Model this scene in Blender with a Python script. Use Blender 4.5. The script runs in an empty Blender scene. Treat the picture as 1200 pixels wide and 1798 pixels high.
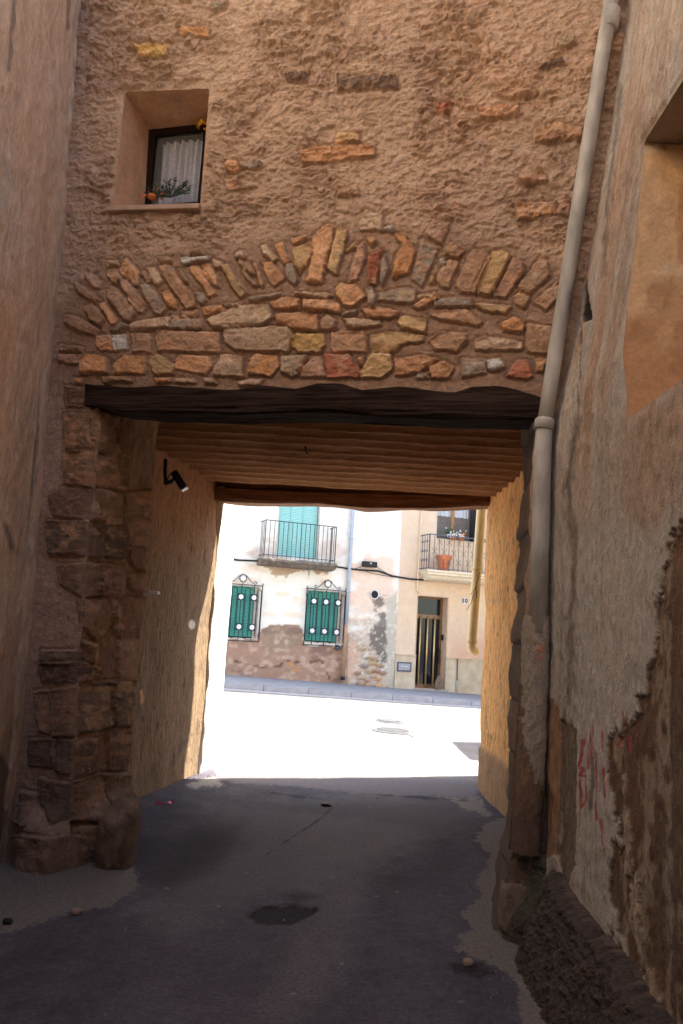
import bpy, bmesh, math, random
import numpy as np
from mathutils import Vector, Matrix
random.seed(7); PI = math.pi
S = bpy.context.scene
COL = S.collection
# ------------------------------------------------------------------ camera maths
F_PX, CX, CY = 1500.0, 600.0, 899.0
PITCH, ROLL, EYE = math.radians(8.34), math.radians(3.3), 1.6
cam_rot = Matrix.Rotation(PI/2+PITCH, 3, 'X') @ Matrix.Rotation(ROLL, 3, 'Z')
RM = np.array([list(r) for r in cam_rot])
def ray(px, py):
    d = RM @ np.array([(px-CX)/F_PX, -(py-CY)/F_PX, -1.0]); return d/np.linalg.norm(d)
ORG = np.array([0, 0, EYE])
def on_plane(px, py, p, n):
    d = ray(px, py); t = np.dot(np.array(p)-ORG, n)/np.dot(d, n); return ORG+t*d
def at(px, py, Y): return on_plane(px, py, (0, Y, 0), np.array([0., 1, 0]))
def ground_pt(px, py, z=0.0): return on_plane(px, py, (0, 0, z), np.array([0., 0, 1]))
def project(P):                       # (...,3) -> photo pixel arrays
    L = (P-ORG) @ RM
    w = np.where(-L[..., 2] < 0.05, 0.05, -L[..., 2])
    return CX+F_PX*L[..., 0]/w, CY-F_PX*L[..., 1]/w
# ------------------------------------------------------------------ noise
def _h(i, j, k, seed):
    n = (i*374761393 + j*668265263 + k*1274126177 + seed*974711) & 0xffffffff
    n = ((n ^ (n >> 13))*1274126177) & 0xffffffff
    return ((n ^ (n >> 16)) & 0xffff)/65535.0
def vn(x, y, z, seed=0):
    x, y, z = np.broadcast_arrays(x, y, z)
    i, j, k = [np.floor(a).astype(np.int64) for a in (x, y, z)]
    u, v, w = x-i, y-j, z-k
    u, v, w = [a*a*a*(a*(a*6-15)+10) for a in (u, v, w)]
    r = 0
    for a in (0, 1):
        for b in (0, 1):
            for c in (0, 1):
                r = r + (u if a else 1-u)*(v if b else 1-v)*(w if c else 1-w)*_h(i+a, j+b, k+c, seed)
    return r*2-1
def fbm(x, y, z=0.0, o=4, seed=0, g=0.5):
    s, a, t = 0, 1, 0
    for q in range(o):
        s = s+a*vn(x*2**q+q*7.3, y*2**q+q*3.1, z*2**q, seed+q*13); t += a; a *= g
    return s/t
def ridge(x, y, z=0.0, o=4, seed=0):
    s, a, t = 0, 1, 0
    for q in range(o):
        s = s+a*(1-2*np.abs(vn(x*2**q+q*5.3, y*2**q+q*9.1, z*2**q, seed+q*17))); t += a; a *= .55
    return s/t
def sm(x, a, b):
    t = np.clip((x-a)/(b-a), 0, 1); return t*t*(3-2*t)
def lin(c):
    c = np.array(c, float)/255; return np.where(c <= .04045, c/12.92, ((c+.055)/1.055)**2.4)
SAT = .74; TINT = np.array([1.0, 1.037, .985])
def ca(r, g, b, k=.8):
    c = lin((r, g, b))/k; l = c@np.array([.3, .55, .15]); return np.clip((l+(c-l)*SAT)*TINT, .006, .85)
def mixc(C, c, m): return C*(1-m[..., None])+np.asarray(c)*m[..., None]
def polysd(px, py, poly):             # signed distance (positive inside), pixels
    P = np.array(poly, float); n = len(P); d = np.full(px.shape, 1e9); ins = np.zeros(px.shape, bool)
    for i in range(n):
        a, b = P[i], P[(i+1) % n]; e = b-a
        t = np.clip(((px-a[0])*e[0]+(py-a[1])*e[1])/(e@e+1e-9), 0, 1)
        d = np.minimum(d, np.hypot(px-a[0]-t*e[0], py-a[1]-t*e[1]))
        if a[1] != b[1]:
            c = ((a[1] > py) != (b[1] > py)) & (px < (b[0]-a[0])*(py-a[1])/(b[1]-a[1])+a[0]); ins ^= c
    return np.where(ins, d, -d)
def linesd(px, py, pts):
    P = np.array(pts, float); d = np.full(px.shape, 1e9)
    for i in range(len(P)-1):
        a, b = P[i], P[i+1]; e = b-a
        t = np.clip(((px-a[0])*e[0]+(py-a[1])*e[1])/(e@e+1e-9), 0, 1)
        d = np.minimum(d, np.hypot(px-a[0]-t*e[0], py-a[1]-t*e[1]))
    return d
# ------------------------------------------------------------------ materials
def nmat(name):
    m = bpy.data.materials.new(name); m.use_nodes = True
    return m, m.node_tree.nodes, m.node_tree.links, m.node_tree.nodes['Principled BSDF']
def bump_chain(N, L, B, bumps, coord='Object'):
    tc = N.new('ShaderNodeTexCoord'); prev = None
    for (scale, dist, stretch, det) in bumps:
        mp = N.new('ShaderNodeMapping'); mp.inputs['Scale'].default_value = stretch
        L.new(tc.outputs[coord], mp.inputs['Vector'])
        nz = N.new('ShaderNodeTexNoise'); nz.inputs['Scale'].default_value = scale
        nz.inputs['Detail'].default_value = det; nz.inputs['Roughness'].default_value = .62
        L.new(mp.outputs[0], nz.inputs['Vector'])
        b = N.new('ShaderNodeBump'); b.inputs['Strength'].default_value = 1; b.inputs['Distance'].default_value = dist
        L.new(nz.outputs['Fac'], b.inputs['Height'])
        if prev: L.new(prev.outputs[0], b.inputs['Normal'])
        prev = b
    if prev: L.new(prev.outputs[0], B.inputs['Normal'])
    return tc
def vmat(name, bumps, var=.25, vscale=9, rough=.95, stretch=(1, 1, 1)):
    m, N, L, B = nmat(name)
    tc = bump_chain(N, L, B, bumps)
    at_ = N.new('ShaderNodeVertexColor'); at_.layer_name = 'col'
    mp = N.new('ShaderNodeMapping'); mp.inputs['Scale'].default_value = stretch
    L.new(tc.outputs['Object'], mp.inputs['Vector'])
    nz = N.new('ShaderNodeTexNoise'); nz.inputs['Scale'].default_value = vscale; nz.inputs['Detail'].default_value = 9
    nz.inputs['Roughness'].default_value = .7
    L.new(mp.outputs[0], nz.inputs['Vector'])
    mr = N.new('ShaderNodeMapRange'); mr.inputs['From Min'].default_value = .3; mr.inputs['From Max'].default_value = .7
    mr.inputs['To Min'].default_value = 1-var; mr.inputs['To Max'].default_value = 1+var
    L.new(nz.outputs['Fac'], mr.inputs['Value'])
    nf = N.new('ShaderNodeTexNoise'); nf.inputs['Scale'].default_value = vscale*5.5; nf.inputs['Detail'].default_value = 6; nf.inputs['Roughness'].default_value = .75
    L.new(mp.outputs[0], nf.inputs['Vector'])
    m2 = N.new('ShaderNodeMapRange'); m2.inputs['From Min'].default_value = .3; m2.inputs['From Max'].default_value = .7
    m2.inputs['To Min'].default_value = 1-var*1.3; m2.inputs['To Max'].default_value = 1+var*1.3; L.new(nf.outputs['Fac'], m2.inputs['Value'])
    mm = N.new('ShaderNodeMath'); mm.operation = 'MULTIPLY'; L.new(mr.outputs[0], mm.inputs[0]); L.new(m2.outputs[0], mm.inputs[1])
    vm = N.new('ShaderNodeVectorMath'); vm.operation = 'SCALE'
    L.new(at_.outputs['Color'], vm.inputs[0]); L.new(mm.outputs[0], vm.inputs['Scale'])
    L.new(vm.outputs[0], B.inputs['Base Color']); B.inputs['Roughness'].default_value = rough
    B.inputs['Specular IOR Level'].default_value = .25
    return m
def pmat(name, col, rough=.7, metal=0, var=.12, vscale=12, bumps=(), spec=.4, alpha=None, stretch=(1, 1, 1), col2=None):
    m, N, L, B = nmat(name)
    tc = bump_chain(N, L, B, bumps)
    nz = N.new('ShaderNodeTexNoise'); nz.inputs['Scale'].default_value = vscale; nz.inputs['Detail'].default_value = 7
    mp = N.new('ShaderNodeMapping'); mp.inputs['Scale'].default_value = stretch
    L.new(tc.outputs['Object'], mp.inputs['Vector']); L.new(mp.outputs[0], nz.inputs['Vector'])
    cr = N.new('ShaderNodeValToRGB'); cr.color_ramp.elements[0].position = .32; cr.color_ramp.elements[1].position = .68
    c = np.array(col, float); c2 = np.array(col2, float) if col2 is not None else np.clip(c*(1+var), 0, 1)
    c1 = c if col2 is not None else c*(1-var)
    cr.color_ramp.elements[0].color = (*c1, 1); cr.color_ramp.elements[1].color = (*c2, 1)
    L.new(nz.outputs['Fac'], cr.inputs[0]); L.new(cr.outputs[0], B.inputs['Base Color'])
    B.inputs['Roughness'].default_value = rough; B.inputs['Metallic'].default_value = metal
    B.inputs['Specular IOR Level'].default_value = spec
    if alpha is not None: B.inputs['Alpha'].default_value = alpha
    return m
# ------------------------------------------------------------------ object helpers
def props(o, label=None, cat=None, group=None, kind=None):
    if label: o['label'] = label
    if cat: o['category'] = cat
    if group: o['group'] = group
    if kind: o['kind'] = kind
    return o
def thing(name, label, cat, loc=(0, 0, 0), rz=0.0, group=None):
    o = bpy.data.objects.new(name, None); COL.objects.link(o); o.empty_display_size = .2
    o.location = Vector([float(a) for a in loc]); o.rotation_euler = (0, 0, rz)
    return props(o, label, cat, group)
def mesh_obj(name, me, mat, parent=None):
    o = bpy.data.objects.new(name, me); COL.objects.link(o)
    if mat: me.materials.append(mat)
    if parent: o.parent = parent
    return o
def grid_obj(name, P, C, mat, parent=None, drop=None, origin=(0, 0, 0), rz=0.0, smooth=True):
    """P (m,n,3) world points -> mesh in the parent's local frame"""
    m, n = P.shape[:2]
    Q = P.reshape(-1, 3)-np.array([float(a) for a in origin])
    if rz:
        c, s = math.cos(-rz), math.sin(-rz)
        Q = np.stack([Q[:, 0]*c-Q[:, 1]*s, Q[:, 0]*s+Q[:, 1]*c, Q[:, 2]], 1)
    idx = np.arange(m*n).reshape(m, n)
    f = np.stack([idx[:-1, :-1], idx[:-1, 1:], idx[1:, 1:], idx[1:, :-1]], -1).reshape(-1, 4)
    if drop is not None:
        d = drop.reshape(-1); f = f[~(d[f].all(1))]
        used = np.zeros(m*n, bool); used[f.ravel()] = True
        re = np.cumsum(used)-1; f = re[f]; Q = Q[used]
        if C is not None: C = C.reshape(-1, 3)[used]
    me = bpy.data.meshes.new(name)
    me.vertices.add(len(Q)); me.vertices.foreach_set('co', Q.astype(np.float32).ravel())
    me.loops.add(len(f)*4); me.loops.foreach_set('vertex_index', f.astype(np.int32).ravel())
    me.polygons.add(len(f)); me.polygons.foreach_set('loop_start', np.arange(0, len(f)*4, 4, dtype=np.int32))
    me.polygons.foreach_set('use_smooth', np.full(len(f), smooth))
    me.update(calc_edges=True); me.validate()
    if C is not None:
        a = me.color_attributes.new('col', 'FLOAT_COLOR', 'POINT')
        c4 = np.ones((len(Q), 4), np.float32); c4[:, :3] = np.clip(C.reshape(-1, 3), 0, .9); a.data.foreach_set('color', c4.ravel())
    return mesh_obj(name, me, mat, parent)
def grid_normals(P):
    du = np.gradient(P, axis=1); dv = np.gradient(P, axis=0)
    n = np.cross(du, dv); return n/(np.linalg.norm(n, axis=-1, keepdims=True)+1e-9)
class MB:
    def __init__(s): s.v = []; s.f = []
    def add(s, v, f):
        b = len(s.v); s.v += [tuple(float(c) for c in p) for p in v]; s.f += [tuple(b+i for i in q) for q in f]; return s
    def box(s, x0, x1, y0, y1, z0, z1):
        v = [(x, y, z) for z in (z0, z1) for y in (y0, y1) for x in (x0, x1)]
        return s.add(v, [(0, 2, 3, 1), (4, 5, 7, 6), (0, 1, 5, 4), (2, 6, 7, 3), (0, 4, 6, 2), (1, 3, 7, 5)])
    def prism(s, poly, a0, a1, axis='y'):      # poly of (p,q): x,z for axis y ; y,z for axis x ; x,y for axis z
        def P(p, q, a): return {'y': (p, a, q), 'x': (a, p, q), 'z': (p, q, a)}[axis]
        n = len(poly); v = [P(p, q, a0) for p, q in poly]+[P(p, q, a1) for p, q in poly]
        return s.add(v, [tuple(range(n)), tuple(range(2*n-1, n-1, -1))]+[(i, i+n, (i+1) % n+n, (i+1) % n) for i in range(n)])
    def tube(s, pts, r, n=6, closed=False, cap=True):
        P = [Vector([float(c) for c in p]) for p in pts]; m = len(P); rs = r if hasattr(r, '__len__') else [r]*m
        b = len(s.v); nrm = None
        for i in range(m):
            if closed: t = (P[(i+1) % m]-P[i-1])
            else: t = P[min(i+1, m-1)]-P[max(i-1, 0)]
            t.normalize()
            if nrm is None:
                nrm = t.cross(Vector((0, 0, 1)) if abs(t.z) < .9 else Vector((0, 1, 0)))
            nrm = (nrm-t*nrm.dot(t))
            if nrm.length < 1e-6: nrm = t.orthogonal()
            nrm.normalize(); bi = t.cross(nrm)
            for k in range(n):
                a = 2*PI*(k+.5)/n; s.v.append(tuple(P[i]+(nrm*math.cos(a)+bi*math.sin(a))*rs[i]))
        for i in range(m if closed else m-1):
            j = (i+1) % m
            for k in range(n):
                s.f.append((b+i*n+k, b+i*n+(k+1) % n, b+j*n+(k+1) % n, b+j*n+k))
        if cap and not closed:
            s.f.append(tuple(b+k for k in range(n))[::-1]); s.f.append(tuple(b+(m-1)*n+k for k in range(n)))
        return s
    def lathe(s, prof, cx=0, cy=0, n=20, axis='z', off=0):
        b = len(s.v)
        for r, h in prof:
            for k in range(n):
                a = 2*PI*k/n; p, q = r*math.cos(a), r*math.sin(a)
                s.v.append((cx+p, cy+q, h+off) if axis == 'z' else (cx+p, h+off, cy+q))
        for i in range(len(prof)-1):
            for k in range(n):
                s.f.append((b+i*n+k, b+i*n+(k+1) % n, b+(i+1)*n+(k+1) % n, b+(i+1)*n+k))
        s.f.append(tuple(b+k for k in range(n))[::-1]); s.f.append(tuple(b+(len(prof)-1)*n+k for k in range(n)))
        return s
    def build(s, name, mat, parent=None, smooth=False, bevel=0, loc=None):
        me = bpy.data.meshes.new(name); me.from_pydata(s.v, [], s.f)
        bm = bmesh.new(); bm.from_mesh(me); bmesh.ops.recalc_face_normals(bm, faces=bm.faces); bm.to_mesh(me); bm.free()
        if smooth: me.polygons.foreach_set('use_smooth', [True]*len(me.polygons))
        o = mesh_obj(name, me, mat, parent)
        if loc is not None: o.location = [float(a) for a in loc]
        if bevel:
            b = o.modifiers.new('bevel', 'BEVEL'); b.width = bevel; b.segments = 2; b.limit_method = 'ANGLE'
        return o
def top(o, name=None, label=None, cat=None, group=None, kind=None, origin=None):
    """a single-mesh thing: move its origin to its base"""
    me = o.data; n = len(me.vertices); c = np.zeros(n*3, np.float32); me.vertices.foreach_get('co', c); c = c.reshape(-1, 3)
    b = np.array(origin, np.float32) if origin is not None else np.array([(c[:, 0].min()+c[:, 0].max())/2, (c[:, 1].min()+c[:, 1].max())/2, c[:, 2].min()], np.float32)
    me.vertices.foreach_set('co', (c-b).ravel()); o.location = b.tolist()
    return props(o, label, cat, group, kind)
# ------------------------------------------------------------------ world, sun, camera
SUN_AZ, SUN_EL = math.radians(21), math.radians(50)       # azimuth from +X towards +Y
w = bpy.data.worlds.new('World'); S.world = w; w.use_nodes = True
bg = w.node_tree.nodes['Background']; sky = w.node_tree.nodes.new('ShaderNodeTexSky'); sky.sky_type = 'NISHITA'
sky.sun_disc = False; sky.sun_elevation = SUN_EL; sky.sun_rotation = PI/2-SUN_AZ; sky.air_density = 1.0; sky.dust_density = 1.2; sky.ozone_density = 1.0
w.node_tree.links.new(sky.outputs[0], bg.inputs[0]); bg.inputs[1].default_value = .15
sl = bpy.data.lights.new('sun', 'SUN'); sl.energy = 4.5; sl.angle = math.radians(.5); sl.color = (1, .93, .82)
so = bpy.data.objects.new('sun', sl); COL.objects.link(so)
sd = Vector((math.cos(SUN_AZ)*math.cos(SUN_EL), math.sin(SUN_AZ)*math.cos(SUN_EL), math.sin(SUN_EL)))
so.rotation_euler = sd.to_track_quat('Z', 'Y').to_euler(); so.location = sd*40
cd = bpy.data.cameras.new('camera'); cam = bpy.data.objects.new('camera', cd); COL.objects.link(cam)
cd.sensor_fit = 'HORIZONTAL'; cd.sensor_width = 36; cd.lens = F_PX/1200*36; cd.clip_end = 800; cd.clip_start = .05
cam.matrix_world = Matrix.Translation((0, 0, EYE)) @ cam_rot.to_4x4(); S.camera = cam
S.view_settings.view_transform = 'Standard'; S.view_settings.look = 'None'; S.view_settings.exposure = 2.15; S.view_settings.gamma = 1
S.render.engine = 'CYCLES'; S.cycles.max_bounces = 10; S.cycles.diffuse_bounces = 7
S.render.resolution_x = 683; S.render.resolution_y = 1024

# ------------------------------------------------------------------ frames of the two facades
YF = math.atan2(-.77, 2.86); FA = np.array([-1.66, 5.87, 0.0])        # passage house front
dF = np.array([math.cos(YF), math.sin(YF), 0]); iF = np.array([-math.sin(YF), math.cos(YF), 0])   # along, inward
def F2(px, py, dep=0.0):
    p = on_plane(px, py, FA+iF*dep, iF); return (float((p-FA)@dF), float(p[2]))
def Fw(s, z, dep=0.0): return FA+dF*s+iF*dep+np.array([0, 0, z])
YH = math.radians(20)                                                  # houses across the street
dH = np.array([math.cos(YH), math.sin(YH), 0]); iH = np.array([-math.sin(YH), math.cos(YH), 0])
P0 = at(395, 1185, 22.0); P0z = P0[2]; HA = np.array([P0[0], P0[1], 0.0])
def H2(px, py, dep=0.0):
    p = on_plane(px, py, HA+iH*dep, iH); return (float((p-HA)@dH), float(p[2]))
def Hw(s, z, dep=0.0): return HA+dH*s+iH*dep+np.array([0, 0, z])
def zH(r): return P0z-.036*np.clip(r, -12, 12)
KQ = -3.75                                                             # kerb line, metres in front of the houses
def road_z(x, y):
    r = (x-HA[0])*dH[0]+(y-HA[1])*dH[1]
    yk = HA[1]+(x-HA[0])*math.tan(YH)+KQ/math.cos(YH)
    wgt = np.clip((y-10.4)/np.maximum(yk-10.4, .5), 0, 1)
    return wgt*(zH(r)-.13)

# ------------------------------------------------------------------ ground
def nonuni(a, b, fine0, fine1, step, grow=1.5):
    xs = list(np.arange(fine0, fine1+step/2, step)); s = step
    x = fine1
    while x < b: s = min(s*grow, 30); x += s; xs.append(x)
    s = step; x = fine0; pre = []
    while x > a: s = min(s*grow, 30); x -= s; pre.append(x)
    return np.array(pre[::-1]+xs)
gx = nonuni(-220, 220, -2.7, 2.4, .016, 1.35); gy = nonuni(-120, 320, 3.2, 11.5, .022, 1.12)
X, Y = np.meshgrid(gx, gy); Z = road_z(X, Y)
Pg = np.stack([X, Y, Z], -1); px, py = project(Pg)
near = (Y > 2.2) & (Y < 30)
px = np.where(near, px, -999); py = np.where(near, py, 3999)
n1 = fbm(X*1.3, Y*.9, 0, 4, 3); n2 = fbm(X*7, Y*7, 0, 4, 9)
K_G = .98
C = np.ones(X.shape+(3,))*ca(86, 79, 93, K_G)
n3 = fbm(X*30, Y*30, 0, 2, 19); lane = fbm(X*4.5, Y*.5, 0, 3, 23)
C = C*(1+.28*n1+.2*n2+.22*n3+.22*lane)[..., None]
wob = fbm(px/26, py/12, 0, 4, 21)
wob2 = fbm(px/7, py/3.5, 0, 4, 27)
def gpatch(C, poly, col, soft=3, amp=12, k=K_G, op=1.0):
    d = polysd(px, py, poly)+wob*amp+wob2*min(amp, 6); return mixc(C, ca(*col, k), sm(d, -soft, soft)*op)
# worn lighter lanes and darker oil bands
C = gpatch(C, [(330, 1400), (840, 1400), (830, 1440), (600, 1530), (420, 1600), (300, 1640), (220, 1600), (420, 1480)], (128, 122, 124), 34, 22, K_G, .5)
C = gpatch(C, [(225, 1470), (420, 1450), (380, 1520), (300, 1560), (240, 1550)], (66, 58, 62), 20, 14, K_G, .7)
C = gpatch(C, [(520, 1420), (700, 1400), (760, 1440), (640, 1560), (600, 1700), (520, 1798), (430, 1798), (540, 1600)], (124, 116, 116), 30, 18, K_G, .45)
C = gpatch(C, [(470, 1420), (520, 1412), (800, 1412), (840, 1440), (820, 1470)], (80, 72, 78), 10, 8, K_G, .5)
C = gpatch(C, [(375, 1340), (880, 1350), (830, 1401), (640, 1394), (520, 1381), (380, 1372)], (126, 116, 122), 3, 3, K_G)
C = gpatch(C, [(330, 1378), (375, 1364), (400, 1382), (352, 1384)], (165, 155, 145), 3, 5, K_G)
# concrete aprons along both walls
C = gpatch(C, [(-60, 1520), (60, 1470), (236, 1520), (246, 1552), (196, 1588), (128, 1600), (60, 1622), (10, 1640), (-60, 1660)], (122, 113, 106), 1.5, 7)
C = gpatch(C, [(905, 1430), (858, 1436), (842, 1475), (860, 1510), (838, 1540), (846, 1570), (812, 1602), (832, 1622), (796, 1668), (840, 1682), (905, 1720), (915, 1800), (1060, 1800), (960, 1600), (900, 1500)], (125, 114, 108), 1.5, 13)
C = gpatch(C, [(786, 1402), (845, 1402), (860, 1432), (820, 1424)], (140, 126, 116), 2, 6)
# rain stained patch and repair
C = gpatch(C, [(436, 1605), (452, 1590), (520, 1589), (562, 1597), (536, 1612), (512, 1624), (452, 1620)], (52, 48, 50), 1.5, 6)
C = gpatch(C, [(500, 1572), (520, 1568), (560, 1575), (520, 1585)], (60, 53, 57), 8, 6, K_G, .7)
C = gpatch(C, [(790, 1690), (840, 1688), (880, 1708), (840, 1716), (800, 1708)], (50, 42, 50), 4, 6)
# small light specks
rs = np.random.RandomState(4)
for q in range(70):
    cx_, cy_ = rs.uniform(-2, 1.2), rs.uniform(3.6, 9.8); rr = rs.uniform(.004, .010)
    m = np.clip(1.2-np.hypot((X-cx_)/rr/1.6, (Y-cy_)/rr), 0, 1); C = mixc(C, ca(165, 160, 155, K_G), m*.8)
# cracks
for ln in ([(640, 1394), (700, 1398), (840, 1408)], [(478, 1392), (520, 1398), (570, 1404)], [(600, 1405), (560, 1440), (470, 1500)]):
    d = linesd(px, py, [(a, b) for a, b in ln])+wob*3; C = mixc(C, ca(50, 45, 50, K_G), sm(-d, -2.2, -.3)*.7)
# street asphalt beyond is a paler grey
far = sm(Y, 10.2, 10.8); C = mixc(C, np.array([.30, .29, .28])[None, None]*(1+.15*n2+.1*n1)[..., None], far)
Z = Z+.006*fbm(X*3, Y*3, 0, 3, 5)+.0018*fbm(X*25, Y*25, 0, 2, 8)
edge = polysd(px, py, [(436, 1605), (452, 1590), (520, 1589), (562, 1597), (536, 1612), (512, 1624), (452, 1620)])
Z = Z-.012*sm(edge, -2, 2)*near
m_road = vmat('asphalt', [(150, .010, (1, 1, 1), 5), (40, .008, (1, 1, 1), 4)], .42, 50, .9)
props(grid_obj('road', np.stack([X, Y, Z], -1), C, m_road), kind='structure', label='grey patched asphalt lane widening into the sunlit street')

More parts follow.
